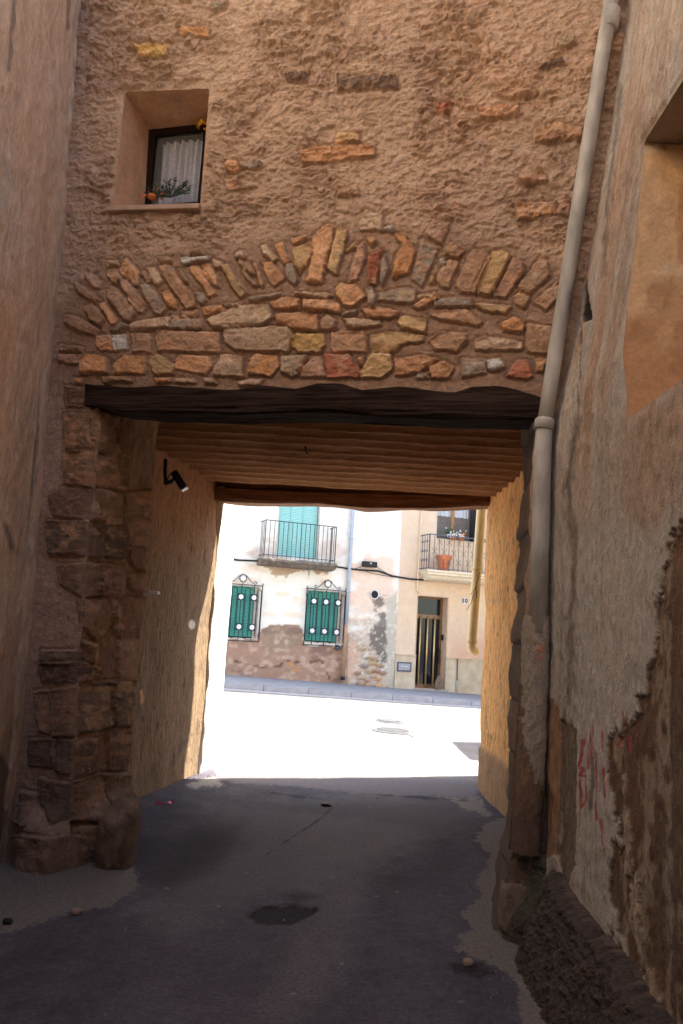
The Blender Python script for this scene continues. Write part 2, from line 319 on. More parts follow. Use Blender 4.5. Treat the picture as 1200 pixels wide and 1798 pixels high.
# ------------------------------------------------------------------ stones, traced on the front of the passage house
PAL = {'o': (204, 142, 88), 'O': (212, 136, 66), 'b': (172, 128, 92), 'g': (156, 134, 116), 'y': (194, 152, 92), 'Y': (206, 158, 70),
       'r': (184, 104, 66), 't': (194, 160, 126), 'w': (216, 200, 180), 'd': (112, 86, 70), 'p': (180, 134, 106), 'k': (92, 76, 70), 'm': (138, 108, 86)}
def conv(txt, ox, oy, sc):
    out = []
    for ln in txt.strip().split('\n'):
        ln = ln.strip()
        if not ln: continue
        c, rest = ln.split(' ', 1); v = [float(a) for a in rest.replace(',', ' ').split()]
        out.append((c, [(ox+v[i]/sc, oy+v[i+1]/sc) for i in range(0, len(v), 2)]))
    return out
ST = conv('''
b 130,370 170,385 235,440 225,455 150,415
p 175,330 200,325 240,360 240,392 215,385 180,350
b 80,515 130,515 235,570 225,600 150,580 90,545
b 170,475 215,475 262,525 245,560 200,530
o 240,460 262,455 318,530 315,550 295,548 245,480
b 270,400 300,380 405,480 375,540 350,530 280,440
b 268,320 310,308 335,350 315,378 280,350
p 332,360 360,352 448,470 430,500 410,495 335,385
o 330,310 360,265 410,320 412,380 390,375 335,325
t 270,278 315,275 320,293 275,300
b 420,325 440,320 463,355 455,370
t 450,310 480,305 520,360 500,380 480,370
g 425,385 450,373 535,480 510,508 480,500 430,410
O 515,410 545,405 580,450 570,478 545,475 520,435
b 508,300 550,295 655,440 655,470 620,482 590,440 515,330
b 575,315 590,310 625,365 615,368
b 497,260 555,262 553,282 505,280
w 600,262 718,253 718,270 605,285
b 640,235 680,212 690,240 645,248
o 637,300 670,293 748,415 715,430 690,380 640,320
o 690,290 720,285 755,340 760,385 735,375 695,320
t 735,265 775,280 780,305 745,300
y 780,295 805,288 885,410 865,432 845,420 785,320
g 657,415 695,412 708,440 690,462 668,450
b 850,270 880,275 925,325 915,335 870,305
t 838,240 862,228 880,245 875,262 840,260
b 865,310 890,335 930,380 920,385 880,345
o 913,282 928,285 963,375 955,385 945,375
o 952,282 995,276 1045,335 1045,355 1005,385 985,360
t 948,210 970,203 1018,260 1005,270 960,245
o 1005,205 1045,192 1068,270 1045,282
o 1080,178 1145,160 1148,175 1085,195
y 1090,220 1165,188 1180,240 1115,328 1090,270
g 1062,290 1090,282 1115,360 1095,375 1065,355
g 290,575 350,545 370,560 310,588
t 372,548 545,517 545,560 375,578
g 552,515 690,530 690,572 553,570
b 600,495 665,492 668,515 600,518
o 692,478 790,470 795,490 700,510
t 710,530 850,470 980,470 1000,520 960,550 900,560 740,568
g 790,465 855,458 850,472 795,475
g 895,435 1035,412 1035,430 900,450
o 990,460 1035,435 1118,440 1115,480 1010,480
o 1012,510 1100,500 1195,510 1195,575 1100,570 1020,545
o 230,605 300,600 305,665 250,665 225,640
w 305,600 360,600 362,655 310,662
b 380,590 465,590 462,670 385,665
b 485,610 520,580 770,585 770,672 500,665
t 785,570 1075,560 1090,620 1060,665 830,660 790,630
Y 1078,605 1110,590 1225,595 1230,640 1200,670 1110,670 1080,640
b 65,640 155,650 155,668 65,665
p 55,682 150,685 150,718 60,715
O 155,720 185,685 270,700 278,765 165,768
O 300,735 350,688 430,695 440,765 305,765
y 457,710 500,685 570,730 568,770 490,770
o 575,710 600,685 720,690 735,735 710,770 580,745
t 745,740 780,685 865,690 865,775 745,775
O 895,700 920,683 1020,690 1025,735 985,775 890,765
g 1035,690 1150,685 1110,770 1080,780 1035,760
p 1115,750 1175,700 1215,690 1225,775 1120,780
o 130,790 170,790 170,808 135,808
b 260,785 380,785 380,800 265,805
o 485,790 560,790 560,805 490,808
t 575,790 660,797 660,810 570,808
t 700,790 740,790 755,812 710,808
t 840,795 950,790 945,815 850,815
''', 80, 350, 2.5)+conv('''
o 75,150 125,110 150,110 150,160 105,340 45,338 60,280
y 150,180 170,125 213,125 190,230 165,305 133,285
y 200,210 240,182 247,195 210,218
p 255,195 280,178 280,250 250,325 220,335 225,290
o 292,165 320,160 328,180 308,192
r 303,235 350,212 325,345 295,345 290,290
g 345,270 365,225 378,290 350,355 342,330
O 403,145 440,140 480,215 455,300 390,322 405,250 435,190
t 253,75 285,48 353,75 353,130 260,128
w 362,118 395,115 395,135 372,132
p 530,140 560,90 600,58 633,75 590,180 560,165
g 515,165 580,200 510,350 468,325 490,250
b 605,200 635,180 688,205 650,245 612,225
w 585,245 605,240 605,265 588,262
y 545,312 560,315 560,340 543,340
p 600,270 620,245 658,250 620,360 590,355 570,320
b 650,350 715,205 780,205 785,240 725,380 670,375
y 730,355 800,215 830,207 868,225 840,290 785,392 740,380
p 800,385 850,300 880,235 930,260 920,295 850,398
b 900,350 990,240 1020,250 1030,310 950,380 910,370
b 880,395 920,370 950,395 925,438 890,420
b 965,415 1070,330 1060,400 1015,450
o 165,365 185,347 250,355 283,395 240,435 200,435 168,395
t 0,378 120,385 150,395 120,405 0,388
g 288,365 310,360 330,400 320,445 300,440
g 335,385 440,363 483,370 480,415 430,420 335,410
t 495,388 540,385 535,398 495,403
o 475,435 565,380 583,400 500,445
g 560,420 590,402 710,402 715,432 565,435
y 720,425 760,422 870,435 850,462 760,452
o 30,405 160,415 180,430 180,460 35,445
o -20,405 18,410 15,445 -20,445
o 265,450 330,440 415,455 420,470 380,485 290,475
g 185,465 250,452 245,462 190,478
t 190,485 340,495 350,510 240,527 210,515
y 410,500 430,475 530,490 525,540 430,520
b 545,450 690,450 760,500 740,515 590,485 548,475
O 830,510 880,480 925,500 920,540 840,535
b 100,490 130,470 160,490 155,530 105,528
b 145,540 270,538 287,560 285,618 150,618 145,600
y 302,555 380,540 520,550 515,575 440,585 400,618 305,618
b 540,570 590,540 690,545 700,575 650,618 560,605
t 725,570 790,560 915,585 918,612 730,610
b 935,508 1040,520 1030,630 940,620
r 115,630 215,632 262,690 250,722 125,722
b 250,645 275,640 270,670 258,668
y 262,700 310,625 385,630 390,690 350,722 265,720
o 402,650 500,635 575,650 500,700 405,715
g 490,705 545,700 535,725 490,725
o 540,680 600,655 640,685 620,722 550,722
g 675,650 770,650 775,705 675,720
w 770,655 830,650 850,680 800,700 775,690
r 855,720 900,655 940,660 960,720 930,730
o 975,655 1015,650 1000,700 975,700
''', 520, 350, 2.308)+conv('''
o 640,95 735,95 730,123 635,122
Y 475,165 600,160 590,205 500,210
g 745,5 800,5 790,30 745,35
d 1005,265 1080,262 1080,290 1010,290
o 1055,535 1110,518 1318,515 1318,550 1230,560 1070,578
o 795,575 830,568 850,590 830,610 800,600
g 840,570 920,570 915,590 850,592
p 795,635 835,632 838,665 800,668
d 1185,262 1390,270 1400,310 1185,322
t 1960,135 2000,125 2020,150 1990,172 1957,165
d 1885,240 1970,200 1985,225 1890,250
b 1740,330 1800,300 1890,320 1880,340 1770,340
r 1530,362 1580,358 1580,390 1535,392
o 1675,390 1720,378 1820,375 1815,405 1690,418
b 1880,450 1960,430 2050,450 2050,490 1880,495
y 1185,470 1260,475 1270,500 1185,505
b 1820,625 1900,600 1925,635 1840,650
o 1815,712 1950,710 1950,750 1820,770
p 1955,710 2005,705 2000,760 1955,750
b 1190,655 1260,660 1265,690 1190,690
w 1560,-6 1600,-4 1595,18 1565,15
''', 0, 0, 2.0)
PIER = conv('''
b 330,180 440,165 470,185 472,375 345,378
b 330,390 400,392 470,388 475,548 345,545
p 255,600 320,570 470,565 470,715 280,700
d 240,735 430,735 515,830 505,900 260,890
b 300,960 480,945 485,1100 420,1105 310,1040
b 400,1130 560,1125 555,1240 480,1320 410,1240
b 480,170 585,200 590,405 485,375
b 482,402 615,425 620,570 485,550
b 478,568 608,600 605,750 480,715
d 520,750 610,770 605,915 540,900
p 490,955 610,965 605,1105 490,1100
b 625,590 780,575 775,700 640,690
p 630,705 770,715 755,850 650,845
b 640,870 755,875 735,970 660,950
p 640,1010 735,985 730,1080 650,1060
p 610,1120 722,1115 715,1320 605,1310
b 560,1120 600,1120 590,1290 575,1290
b 330,60 430,70 430,150 340,150
''', 0, 660, 2.857)+conv('''
d 210,130 400,130 410,185 215,180
k 205,195 390,185 460,215 440,270 220,275
o 180,335 245,330 240,530 205,520
b 262,325 385,310 385,545 270,540
d 395,295 545,285 545,500 395,535
d 555,280 695,275 680,498 560,500
p 590,75 715,75 700,262 590,260
b 420,80 465,90 500,240 480,250
k 150,575 260,575 260,700 155,690
d 270,575 350,575 345,740 280,720
d 362,575 475,565 470,730 370,770
d 545,520 668,520 650,715 545,715
k 200,770 345,800 350,975 300,960 220,880
d 355,790 505,745 500,940 440,980 360,975
d 520,750 640,740 635,930 530,960
p 110,830 185,850 170,980 100,960
p 100,1050 150,1035 375,1060 375,1200 300,1275 150,1215
d 385,1010 490,1000 500,1190 390,1190
k 500,990 600,955 665,990 682,1150 670,1245 500,1190
''', 0, 1100, 2.857)
ST_PX = ST+PIER
K_F = .63; GROW = .9
def apply_stones(px, py, H, C, stones, hs=.022, seed=0):
    for i, (c, poly) in enumerate(stones):
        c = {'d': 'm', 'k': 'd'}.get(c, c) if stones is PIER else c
        A = np.array(poly); x0, y0 = A.min(0)-14; x1, y1 = A.max(0)+14
        m = (px > x0) & (px < x1) & (py > y0) & (py < y1)
        if not m.any(): continue
        a, b = px[m], py[m]
        wb = fbm(a/12, b/12, i*.37, 3, seed+5)*3.2+fbm(a/4, b/4, i*.7, 2, seed+8)*1.8
        d = polysd(a, b, poly)+GROW+wb*.75
        rr = random.Random(i*7+seed); cx_, cy_ = A.mean(0)
        sz = max(A[:, 0].max()-A[:, 0].min(), 20)
        tilt = rr.uniform(-.010, .010)*(a-cx_)/sz*2+rr.uniform(-.008, .012)*(cy_-b)/sz*2
        pl3 = np.min([rr.uniform(-.022, .022)*(a-cx_)/sz*2+rr.uniform(-.022, .022)*(b-cy_)/max(A[:, 1].max()-A[:, 1].min(), 15)*2+rr.uniform(0, .012) for _ in range(4)], 0)
        facet = pl3*.7+.006*fbm(a/20+i, b/14, i*1.3, 5, seed+31, .65)+.004*ridge(a/12, b/7, i, 4, seed+2)
        h = sm(d, -1.1, 1.6)*(hs*rr.uniform(.7, 1.3))+sm(d, 0, 5)*(tilt+facet)
        groove = -.010*np.exp(-((d+3)/2.0)**2)
        H[m] += h+groove
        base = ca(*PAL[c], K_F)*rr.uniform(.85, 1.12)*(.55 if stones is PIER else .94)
        v = fbm(a/20, b/9, i*2.1, 4, seed+77)[:, None]
        o2 = ca(*PAL[rr.choice('oybgt' if c not in 'dkp' or seed == 0 and i < len(ST) else 'bdg')], K_F)
        col = base*(1+.28*v)+(o2-base)*np.clip(fbm(a/15, b/11, i, 3, seed+99)*1.4, 0, .4)[:, None]
        mm = sm(d, -.8, 1.6)[:, None]
        C[m] = C[m]*(1-mm)+col*mm
    return H, C
# ------------------------------------------------------------------ passage house
house = thing('passage_house', 'rough stone and plaster house built over the passage, with dark timber lintel', 'house', Fw(0, 0), YF)
HO, HR = tuple(Fw(0, 0)), YF
m_stone = vmat('rubble_wall', [(26, .022, (1, 1, 1), 8), (110, .009, (1, 1, 1), 5)], .22, 22, .96)
WOB = lambda z, sd: .022*vn(z*3.1, 0.0, 0.0, sd)+.012*vn(z*9, 0.0, 0.0, sd+1)
def s_left(z): return np.interp(z, [.1, 1.2, 2.76], [.0, -.06, -.10])+WOB(z, 41)
SR = [F2(941, 740)[0], F2(925, 1100)[0], F2(905, 1500)[0]]; SZ = [F2(941, 740)[1], F2(925, 1100)[1], F2(905, 1500)[1]]
def s_right(z): return np.interp(z, SZ[::-1], SR[::-1])+WOB(z, 47)+np.interp(z, [0, .10, .3, .6, 3.3], [-.13, -.10, -.04, 0, 0])
OPT = 3.13
ds = .0065
ss = np.arange(-.80, 4.0, ds); zs = np.arange(-.05, 7.6, ds)
SS, ZZ = np.meshgrid(ss, zs)
ino = (ZZ < OPT) & (SS > s_left(ZZ)) & (SS < s_right(ZZ))
sl_, sr_ = s_left(ZZ), s_right(ZZ)
S2, Z2 = SS.copy(), ZZ.copy()
dl, dr, dt = SS-sl_, sr_-SS, OPT-ZZ
near_t = ino & (dt <= np.minimum(dl, dr)); near_l = ino & ~near_t & (dl <= dr); near_r = ino & ~near_t & ~near_l
Z2[near_t] = OPT; S2[near_l] = sl_[near_l]; S2[near_r] = sr_[near_r]
drop = ino & (np.minimum(np.minimum(dl, dr), dt) > ds*1.5)
# deep-set small window
WQ = np.array([F2(218, 160), F2(367, 153), F2(350, 363), F2(198, 367)])
def qd(Sx, Zx, Q):
    d = np.full(Sx.shape, 1e9); bx = Sx.copy(); bz = Zx.copy(); ins = np.zeros(Sx.shape, bool)
    for i in range(4):
        a, b = Q[i], Q[(i+1) % 4]; e = b-a
        t = np.clip(((Sx-a[0])*e[0]+(Zx-a[1])*e[1])/(e@e), 0, 1); qx, qz = a[0]+t*e[0], a[1]+t*e[1]
        dd = np.hypot(Sx-qx, Zx-qz); u = dd < d; d = np.where(u, dd, d); bx = np.where(u, qx, bx); bz = np.where(u, qz, bz)
        c = ((a[1] > Zx) != (b[1] > Zx)) & (Sx < (b[0]-a[0])*(Zx-a[1])/(b[1]-a[1]+1e-12)+a[0]); ins ^= c
    return d, bx, bz, ins
wd, bx, bz, wins = qd(SS, ZZ, WQ)
snap = wins; S2[snap] = bx[snap]; Z2[snap] = bz[snap]
drop |= wins & (wd > ds*1.5)
P = FA+dF*S2[..., None]+np.array([0, 0, 1])*Z2[..., None]
px, py = project(P)
wx = fbm(S2*5, Z2*5, 0, 2, 11)*.10; wy = fbm(S2*5, Z2*5, 3, 2, 12)*.10
arch_y = 372+.00062*(px-640)**2*np.where(px > 640, 1.1, .62); up = sm(py, arch_y+70, arch_y-10)
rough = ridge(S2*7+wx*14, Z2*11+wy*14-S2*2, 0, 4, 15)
flake = fbm(S2*13+rough, Z2*20+wx*10, 0, 4, 71, .6)
flat_ = .35+.9*sm(fbm(S2*1.7+4, Z2*2.1, 0, 3, 77)+.25*fbm(S2*8, Z2*8, 0, 2, 78), -.25, .3)
Hh = .020*fbm(S2*1.8, Z2*1.8, 0, 3, 2)+(.011*rough+.009*np.clip(flake*5, -1, 1))*(.22+.98*up)*flat_+.003*fbm(S2*30, Z2*30, 0, 3, 73)+.006*up*np.clip(fbm(S2*22+rough*.4, Z2*34, 0, 3, 72)*4, -1, 1)+.004*fbm(S2*45, Z2*45, 0, 2, 19)
leftside = sm(px, 150, 90); Hh *= 1-.35*leftside
tone = fbm(S2*1.1, Z2*1.3, 0, 4, 61); tone2 = fbm(S2*6, Z2*6, 0, 4, 62)
hair = ridge(S2*2.3+wx*3, Z2*2.3+wy*3, 7, 3, 64)
C = np.ones(S2.shape+(3,))*ca(166, 130, 102, K_F)
C = mixc(C, ca(180, 136, 94, K_F), np.clip(.5+tone*1.3, 0, 1)*.6*sm(px, 500, 1000))
C = mixc(C, ca(150, 118, 98, K_F), np.clip(.4+tone2, 0, 1)*.5)
C = mixc(C, ca(168, 140, 120, K_F), sm(px, 260, 120)*.6)
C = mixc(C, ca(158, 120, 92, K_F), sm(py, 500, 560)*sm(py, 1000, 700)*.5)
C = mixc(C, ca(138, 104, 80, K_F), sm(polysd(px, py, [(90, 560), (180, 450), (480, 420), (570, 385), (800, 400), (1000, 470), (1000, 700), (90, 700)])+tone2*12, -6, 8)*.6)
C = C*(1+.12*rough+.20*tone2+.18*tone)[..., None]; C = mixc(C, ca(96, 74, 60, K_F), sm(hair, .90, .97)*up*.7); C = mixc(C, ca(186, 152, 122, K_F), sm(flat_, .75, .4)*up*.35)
Hh = Hh-.006*sm(hair, .90, .97)*up
band = sm(py, 440, 500)
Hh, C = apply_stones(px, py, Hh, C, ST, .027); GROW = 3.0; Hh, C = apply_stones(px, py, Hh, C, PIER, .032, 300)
C = mixc(C, ca(96, 74, 62, K_F), sm(py, 760, 1400)*.65); C = mixc(C, ca(84, 66, 56, K_F), sm(px, 835, 865)*sm(py, 1150, 1350)*.9*sm(px, 935, 925))  # shade of the lower wall put into its colour, deepest beside the right jamb
Hh = Hh+.12*sm(Z2, .42, .25)*sm(px, 15, 60)*np.where(S2 < .3, 1, 0)*(1+.4*fbm(S2*4, Z2*6, 0, 3, 66))+.015*sm(Z2, .4, .05)
eo = np.where(Z2 <= OPT, np.minimum(np.abs(S2-sl_), np.abs(S2-sr_)), 1e9); eo = np.minimum(eo, np.where(wins, 0, wd))
Hh = Hh*sm(eo, 0, .05)-.012*sm(eo, .05, 0)
P = P-iF*Hh[..., None]
EDGE = -.012
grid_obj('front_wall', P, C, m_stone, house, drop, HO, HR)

def path_sheet(name, pts, z0, z1, step, hf, cf, mat, parent, origin=HO, rz=HR, xfun=None, zstep=None):
    """wall sheet following a plan polyline; hf/cf(arc, z, px, py)-> height, colour; outward = left normal by winding"""
    A = np.array(pts, float); seg = np.hypot(*(A[1:]-A[:-1]).T); L = np.concatenate([[0], np.cumsum(seg)])
    t = np.linspace(0, L[-1], max(int(L[-1]/step), 2)+1); z = np.arange(z0, z1+step/2, zstep or step); z[-1] = z1
    T, Zz = np.meshgrid(t, z); Xp = np.interp(T, L, A[:, 0]); Yp = np.interp(T, L, A[:, 1])
    if xfun: Xp, Yp = xfun(T, Zz, Xp, Yp)
    Pp = np.stack([Xp, Yp, Zz], -1); qx, qy = project(Pp)
    Hn = hf(T, Zz, qx, qy, L); Cn = cf(T, Zz, qx, qy)
    if isinstance(Hn, tuple): Hn, Cn = Hn[0], Hn[1]
    N = grid_normals(Pp); return grid_obj(name, Pp+N*Hn[..., None], Cn, mat, parent, None, origin, rz)
# left reveal (stone jamb), from the front corner backwards
def jx(T, Zz, Xp, Yp):
    k = np.clip(1-T/.5, 0, 1); b = Fw(0, 0)[:2]
    sx = s_left(Zz); off = sx*k
    return Xp+dF[0]*off+iF[0]*(-EDGE)*k, Yp+dF[1]*off+iF[1]*(-EDGE)*k
def jamb_h(T, Zz, qx, qy, L):
    H = .02*fbm(T*3, Zz*3, 0, 3, 81)+.008*ridge(T*8, Zz*8, 0, 3, 83)
    C = np.ones(T.shape+(3,))*ca(150, 112, 82, K_F)*.75*(1+.2*fbm(T*6, Zz*6, 0, 4, 85))[..., None]
    H, C = apply_stones(qx, qy, H, C, PIER, .026, 40)
    C = mixc(C, ca(104, 78, 62, K_F), sm(Zz, 1.3, .2)*.6)  # shade deepening toward the jamb foot, painted into the stone colour
    H += .13*sm(Zz, .42, .12)*sm(T, .0, .35)
    e = np.minimum(T, 9); return H*sm(e, 0, .05), C
nullc = lambda T, Z, a, b: np.ones(T.shape+(3,))*.3
# winding so that the normal faces into the passage (+X)
def flip_sheet(name, pts, *a, **k): return path_sheet(name, pts, *a, **k)
jb0 = Fw(0, 0)[:2]
path_sheet('stone_jamb', [tuple(jb0), (-1.57, 6.95), (-1.95, 7.02)], -.05, 3.34, .0085, jamb_h, nullc, m_stone, house, xfun=jx)
# passage plaster walls
m_gold = vmat('combed_plaster', [(34, .030, (1, 1, .22), 7), (90, .010, (1, 1, .5), 4)], .30, 16, .95, (1, 1, .25))
def lw_h(T, Zz, qx, qy, L):
    global GROW
    v = .6*fbm(T*40, Zz*11, 0, 3, 91)
    H = .03*fbm(T*1.6, Zz*1.3, 0, 3, 90)+.007*np.where(v > .12, -(v-.12)*3, 0)
    C = np.ones(T.shape+(3,))*ca(168, 132, 94, 1.45)*(1+.12*fbm(T*3, Zz*1.2, 0, 4, 93))[..., None]
    C = mixc(C, ca(190, 120, 54, 1.2), sm(qy, 1050, 850)*.7); C = mixc(C, ca(110, 84, 62, 1.4), np.clip((v-.2)*4, 0, 1)*.8)
    d = np.hypot((qx-338)/6, (qy-1097)/8); C = mixc(C, ca(225, 215, 205, .8), sm(-d, -1.2, -.8))
    d = polysd(qx, qy, [(247, 1212), (253, 1210), (256, 1230), (250, 1240)]); C = mixc(C, ca(210, 150, 100, .8), sm(d, -1, 1))
    d = linesd(qx, qy, [(327, 1300), (312, 1325), (303, 1345)]); C = mixc(C, ca(95, 82, 74, .8), sm(-d, -7, -1)*.6)
    return H, C
XL0, XL1 = (-2.0, 7.03), (-1.44, 9.92)
path_sheet('plaster_side_wall', [XL0, XL1], -.05, 3.34, .0125, lw_h, nullc, m_gold, house)
def rw_h(T, Zz, qx, qy, L):
    v = .6*fbm(T*40, Zz*11, 0, 3, 95)
    H = .035*fbm(T*1.6, Zz*1.1, 0, 3, 97)+.007*np.where(v > .12, -(v-.12)*3, 0)
    C = np.ones(T.shape+(3,))*ca(236, 158, 52, .9)*(1+.1*fbm(T*3, Zz*1.2, 0, 4, 93))[..., None]
    C = mixc(C, ca(130, 94, 62, 1.0), np.clip((v-.15)*4, 0, 1)*.8)
    C = mixc(C, ca(150, 108, 70, .8), sm(Zz, .52, .44)*.9)
    return H+.03*sm(Zz, .5, .44), C
path_sheet('plaster_side_wall', [(1.72, 9.92), (1.80, 5.95)], -.05, 3.34, .0125, rw_h, nullc, m_gold, house)
# right jamb: dark stone reveal
srb = lambda z: Fw(s_right(z), z)
def rjx(T, Zz, Xp, Yp):
    Ltot = T.max(); k = np.clip(1-(Ltot-T)/.55, 0, 1)
    b = s_right(Zz)-s_right(np.array([3.0]))[0]
    cut = .03*vn(Zz*2.3, 0., 0., 55)+.014*vn(Zz*8, 0., 0., 56)
    allz = 0
    return Xp+dF[0]*b*1.0+cut*(1-k)+iF[0]*(-EDGE)*k+allz, Yp+dF[1]*b*k+iF[1]*(-EDGE)*k
def rj_h(T, Zz, qx, qy, L):
    H = .012*fbm(T*4, Zz*4, 0, 3, 101)
    C = np.ones(T.shape+(3,))*ca(104, 80, 62, K_F)*(1+.25*fbm(T*5, Zz*5, 0, 4, 105))[..., None]
    for zc in (.32, .62, .95, 1.28, 1.62, 1.95, 2.3, 2.65, 2.95):
        d = np.abs(Zz-zc-.02*vn(T*5, zc, 0., 3)); H = H-.014*np.exp(-(d/.012)**2); C = C*(1-.25*np.exp(-(d/.02)**2))[..., None]
    C = mixc(C, ca(70, 54, 46, K_F), sm(Zz, .9, .3)*.7)  # jamb foot painted darker as shade, against light off the ground
    return H, C
rb = Fw(s_right(np.array([3.0]))[0], 0)[:2]
path_sheet('stone_jamb', [(1.80, 5.95), (1.22, 5.74), tuple(rb)], -.05, 3.34, .0085, rj_h, nullc, m_stone, house, xfun=rjx)
# ribbed ceiling (cast against cane boards)
zc0 = 3.27
ys = np.arange(5.9, 9.95, .012); xs = np.arange(-2.1, 1.95, .03)
XX, YY = np.meshgrid(xs, ys)
YY = np.maximum(YY, FA[1]+(XX-FA[0])*math.tan(YF)+.16)
skew = (XX+1.5)*math.tan(math.radians(.6)); per = .30
ph = ((YY+skew-5.95)/per) % 1.0
rib = np.abs(ph-.5)*2
Zc = zc0+.055*(1-rib**2.2)*1.0+.010*fbm(XX*3, YY*6, 0, 3, 111)+.004*fbm(XX*20, YY*30, 0, 2, 112)
Cc = np.ones(XX.shape+(3,))*ca(158, 98, 36, 1.0)*(1+.15*fbm(XX*3, YY*8, 0, 4, 113))[..., None]
Cc = mixc(Cc, ca(206, 156, 100, 1.0), sm(rib, .93, 1.0)*.6*np.clip(.6+fbm(XX*6, YY*3, 0, 2, 114), 0, 1))
m_ceil = vmat('ribbed_ceiling', [(40, .006, (1, 1, 1), 5)], .15, 20)
grid_obj('ribbed_ceiling', np.stack([XX, YY, Zc], -1)[:, ::-1], Cc[:, ::-1], m_ceil, house, None, HO, HR)
# solid masonry behind the skins
m_core = pmat('masonry_core', ca(120, 90, 70, 1.1), .95)
def wbox(name, poly, z0, z1, mat, parent, origin=HO, rz=HR):
    c, s = math.cos(-rz), math.sin(-rz); pl = []
    for x, y in poly:
        a, b = x-origin[0], y-origin[1]; pl.append((a*c-b*s, a*s+b*c))
    return MB().prism(pl, z0, z1, 'z').build(name, mat, parent)
f = lambda s, d: tuple(Fw(s, 0, d)[:2])
wbox('masonry', [f(-.78, .14), f(-.12, .14), (-1.72, 6.9), (-2.12, 7.1), (-1.56, 9.88), (-2.6, 9.88)], -.1, 3.5, m_core, house)
wbox('masonry', [(1.93, 9.88), (1.98, 6.1), (1.45, 5.95), f(3.06, .14), f(4.0, .14), (3.0, 9.88)], -.1, 3.5, m_core, house)
mm_ = wbox('masonry', [(-2.62, 6.75), f(1.2, 1.0), f(4.0, 1.0), (3.05, 9.9), (-2.62, 9.9)], 3.42, 7.6, m_core, house)
wbox('masonry', [f(1.25, .14), f(4.0, .14), f(4.0, .6), f(1.25, .6)], 3.44, 7.6, m_core, house)
wbox('masonry', [f(-.78, .10), f(3.95, .10), f(3.95, .36), f(-.78, .36)], 3.24, 3.42, m_core, house)
wbox('masonry', [(-2.4, 9.90), (2.4, 9.90), (2.4, 10.05), (-2.4, 10.05)], 3.46, 7.6, pmat('street_side_render', ca(225, 205, 170), .9), house)
m_tile = pmat('roof_tile', (.42, .2, .11), .9, bumps=[(14, .03, (1, 1, 1), 4)], vscale=6, var=.3)
wbox('roof', [f(-.9, -.25), f(4.2, -.25), (3.2, 10.35), (-2.7, 10.35)], 7.6, 7.78, m_tile, house)
# timber lintels
m_wood = pmat('aged_timber', (.016, .010, .007), .95, 0, .45, 7, [(5, .05, (.35, 7, 7), 8), (18, .012, (.5, 8, 8), 5)], .08, None, (.35, 8, 8), (.085, .055, .042))
def beam(name, ptop, pbot, d0, d1, parent, plane, label=None, sag=.01, seed=0, mat=None, dip=0):
    """ptop/pbot: lists of photo pixels along the beam's top and bottom edge"""
    tp = np.array([plane(*p) for p in ptop]); bt = np.array([plane(*p) for p in pbot])
    n = 260; s = np.linspace(tp[0, 0], tp[-1, 0], n)
    zt = np.interp(s, tp[:, 0], tp[:, 1]); zb = np.interp(s, bt[:, 0], bt[:, 1])
    k = 72; th = np.linspace(0, 2*PI, k, endpoint=False)
    V = np.zeros((n, k+1, 3))
    for j in range(k+1):
        a = 2*PI*(j % k)/k; cx_, cz_ = math.cos(a), math.sin(a)
        e = .22; u = np.sign(cx_)*abs(cx_)**e; v = np.sign(cz_)*abs(cz_)**e
        gr = .012*vn(s*2.5, u*3.0, v*3.0, seed)+.010*ridge(s*1.6, np.full(n, v*7.0), np.full(n, u*7.0), 4, seed+3)
        V[:, j, 0] = s; V[:, j, 1] = (d0+d1)/2+u*((d1-d0)/2+gr); V[:, j, 2] = (zt+zb)/2+v*((zt-zb)/2+gr*1.2)
    for e_, sg in ((0, 1), (n-1, -1)):
        pass
    fr = V[::1]; o = MB(); vv = [tuple(p) for p in fr[:, :k].reshape(-1, 3)]
    ff = [(i*k+j, i*k+(j+1) % k, (i+1)*k+(j+1) % k, (i+1)*k+j) for i in range(n-1) for j in range(k)]
    ff += [tuple(range(k))[::-1], tuple((n-1)*k+j for j in range(k))]
    return o.add(vv, ff).build(name, mat or m_wood, parent, True)
beam('timber_lintel', [(157, 677), (230, 682), (300, 680), (400, 685), (470, 683), (520, 688), (560, 678), (600, 679), (640, 690), (700, 684), (745, 686), (800, 688), (830, 680), (870, 682), (910, 690), (955, 704)],
     [(157, 712), (215, 723), (400, 728), (560, 724), (700, 731), (955, 736)], -.045, .24, house, lambda a, b: F2(a, b), seed=3)
Yfar = 9.86
def far2(a, b):      # far lintel in the house's local frame (set across the passage, facing the viewer)
    p = at(a, b, Yfar); return (p[0], p[2])
bl = thing('timber_beam', 'weathered timber beam across the street end of the passage', 'beam', (0, Yfar, 3.1))
m_wood2 = pmat('brown_timber', ca(96, 62, 38, .7), .85, 0, .3, 6, [(9, .015, (.6, 9, 9), 6)], .3, None, (.5, 9, 9), ca(140, 92, 56, .7))
bo = beam('far_lintel', [(380, 858), (520, 866), (700, 872), (880, 874)], [(380, 880), (470, 886), (560, 886), (640, 893), (760, 893), (880, 890)], -.10, .16, None, lambda a, b: (far2(a, b)[0], far2(a, b)[1]), seed=9, mat=m_wood2)
bo.location = (0, Yfar, 0)
bo.name = 'timber_beam'; COL.objects.unlink(bl); bpy.data.objects.remove(bl); bo.name = 'timber_beam'
props(bo, 'weathered brown timber beam across the street end of the passage ceiling', 'beam')
# wall above the far lintel, closing the gap under the ceiling
lp = MB().box(-2.1, 2.0, 0, .05, 0, .12).build('lintel_packing', m_core, house, loc=None)
v = Vector((0, 9.93, 3.235))-Vector(HO); R_ = Matrix.Rotation(-HR, 4, 'Z'); lp.matrix_local = Matrix.Translation(R_ @ v) @ R_

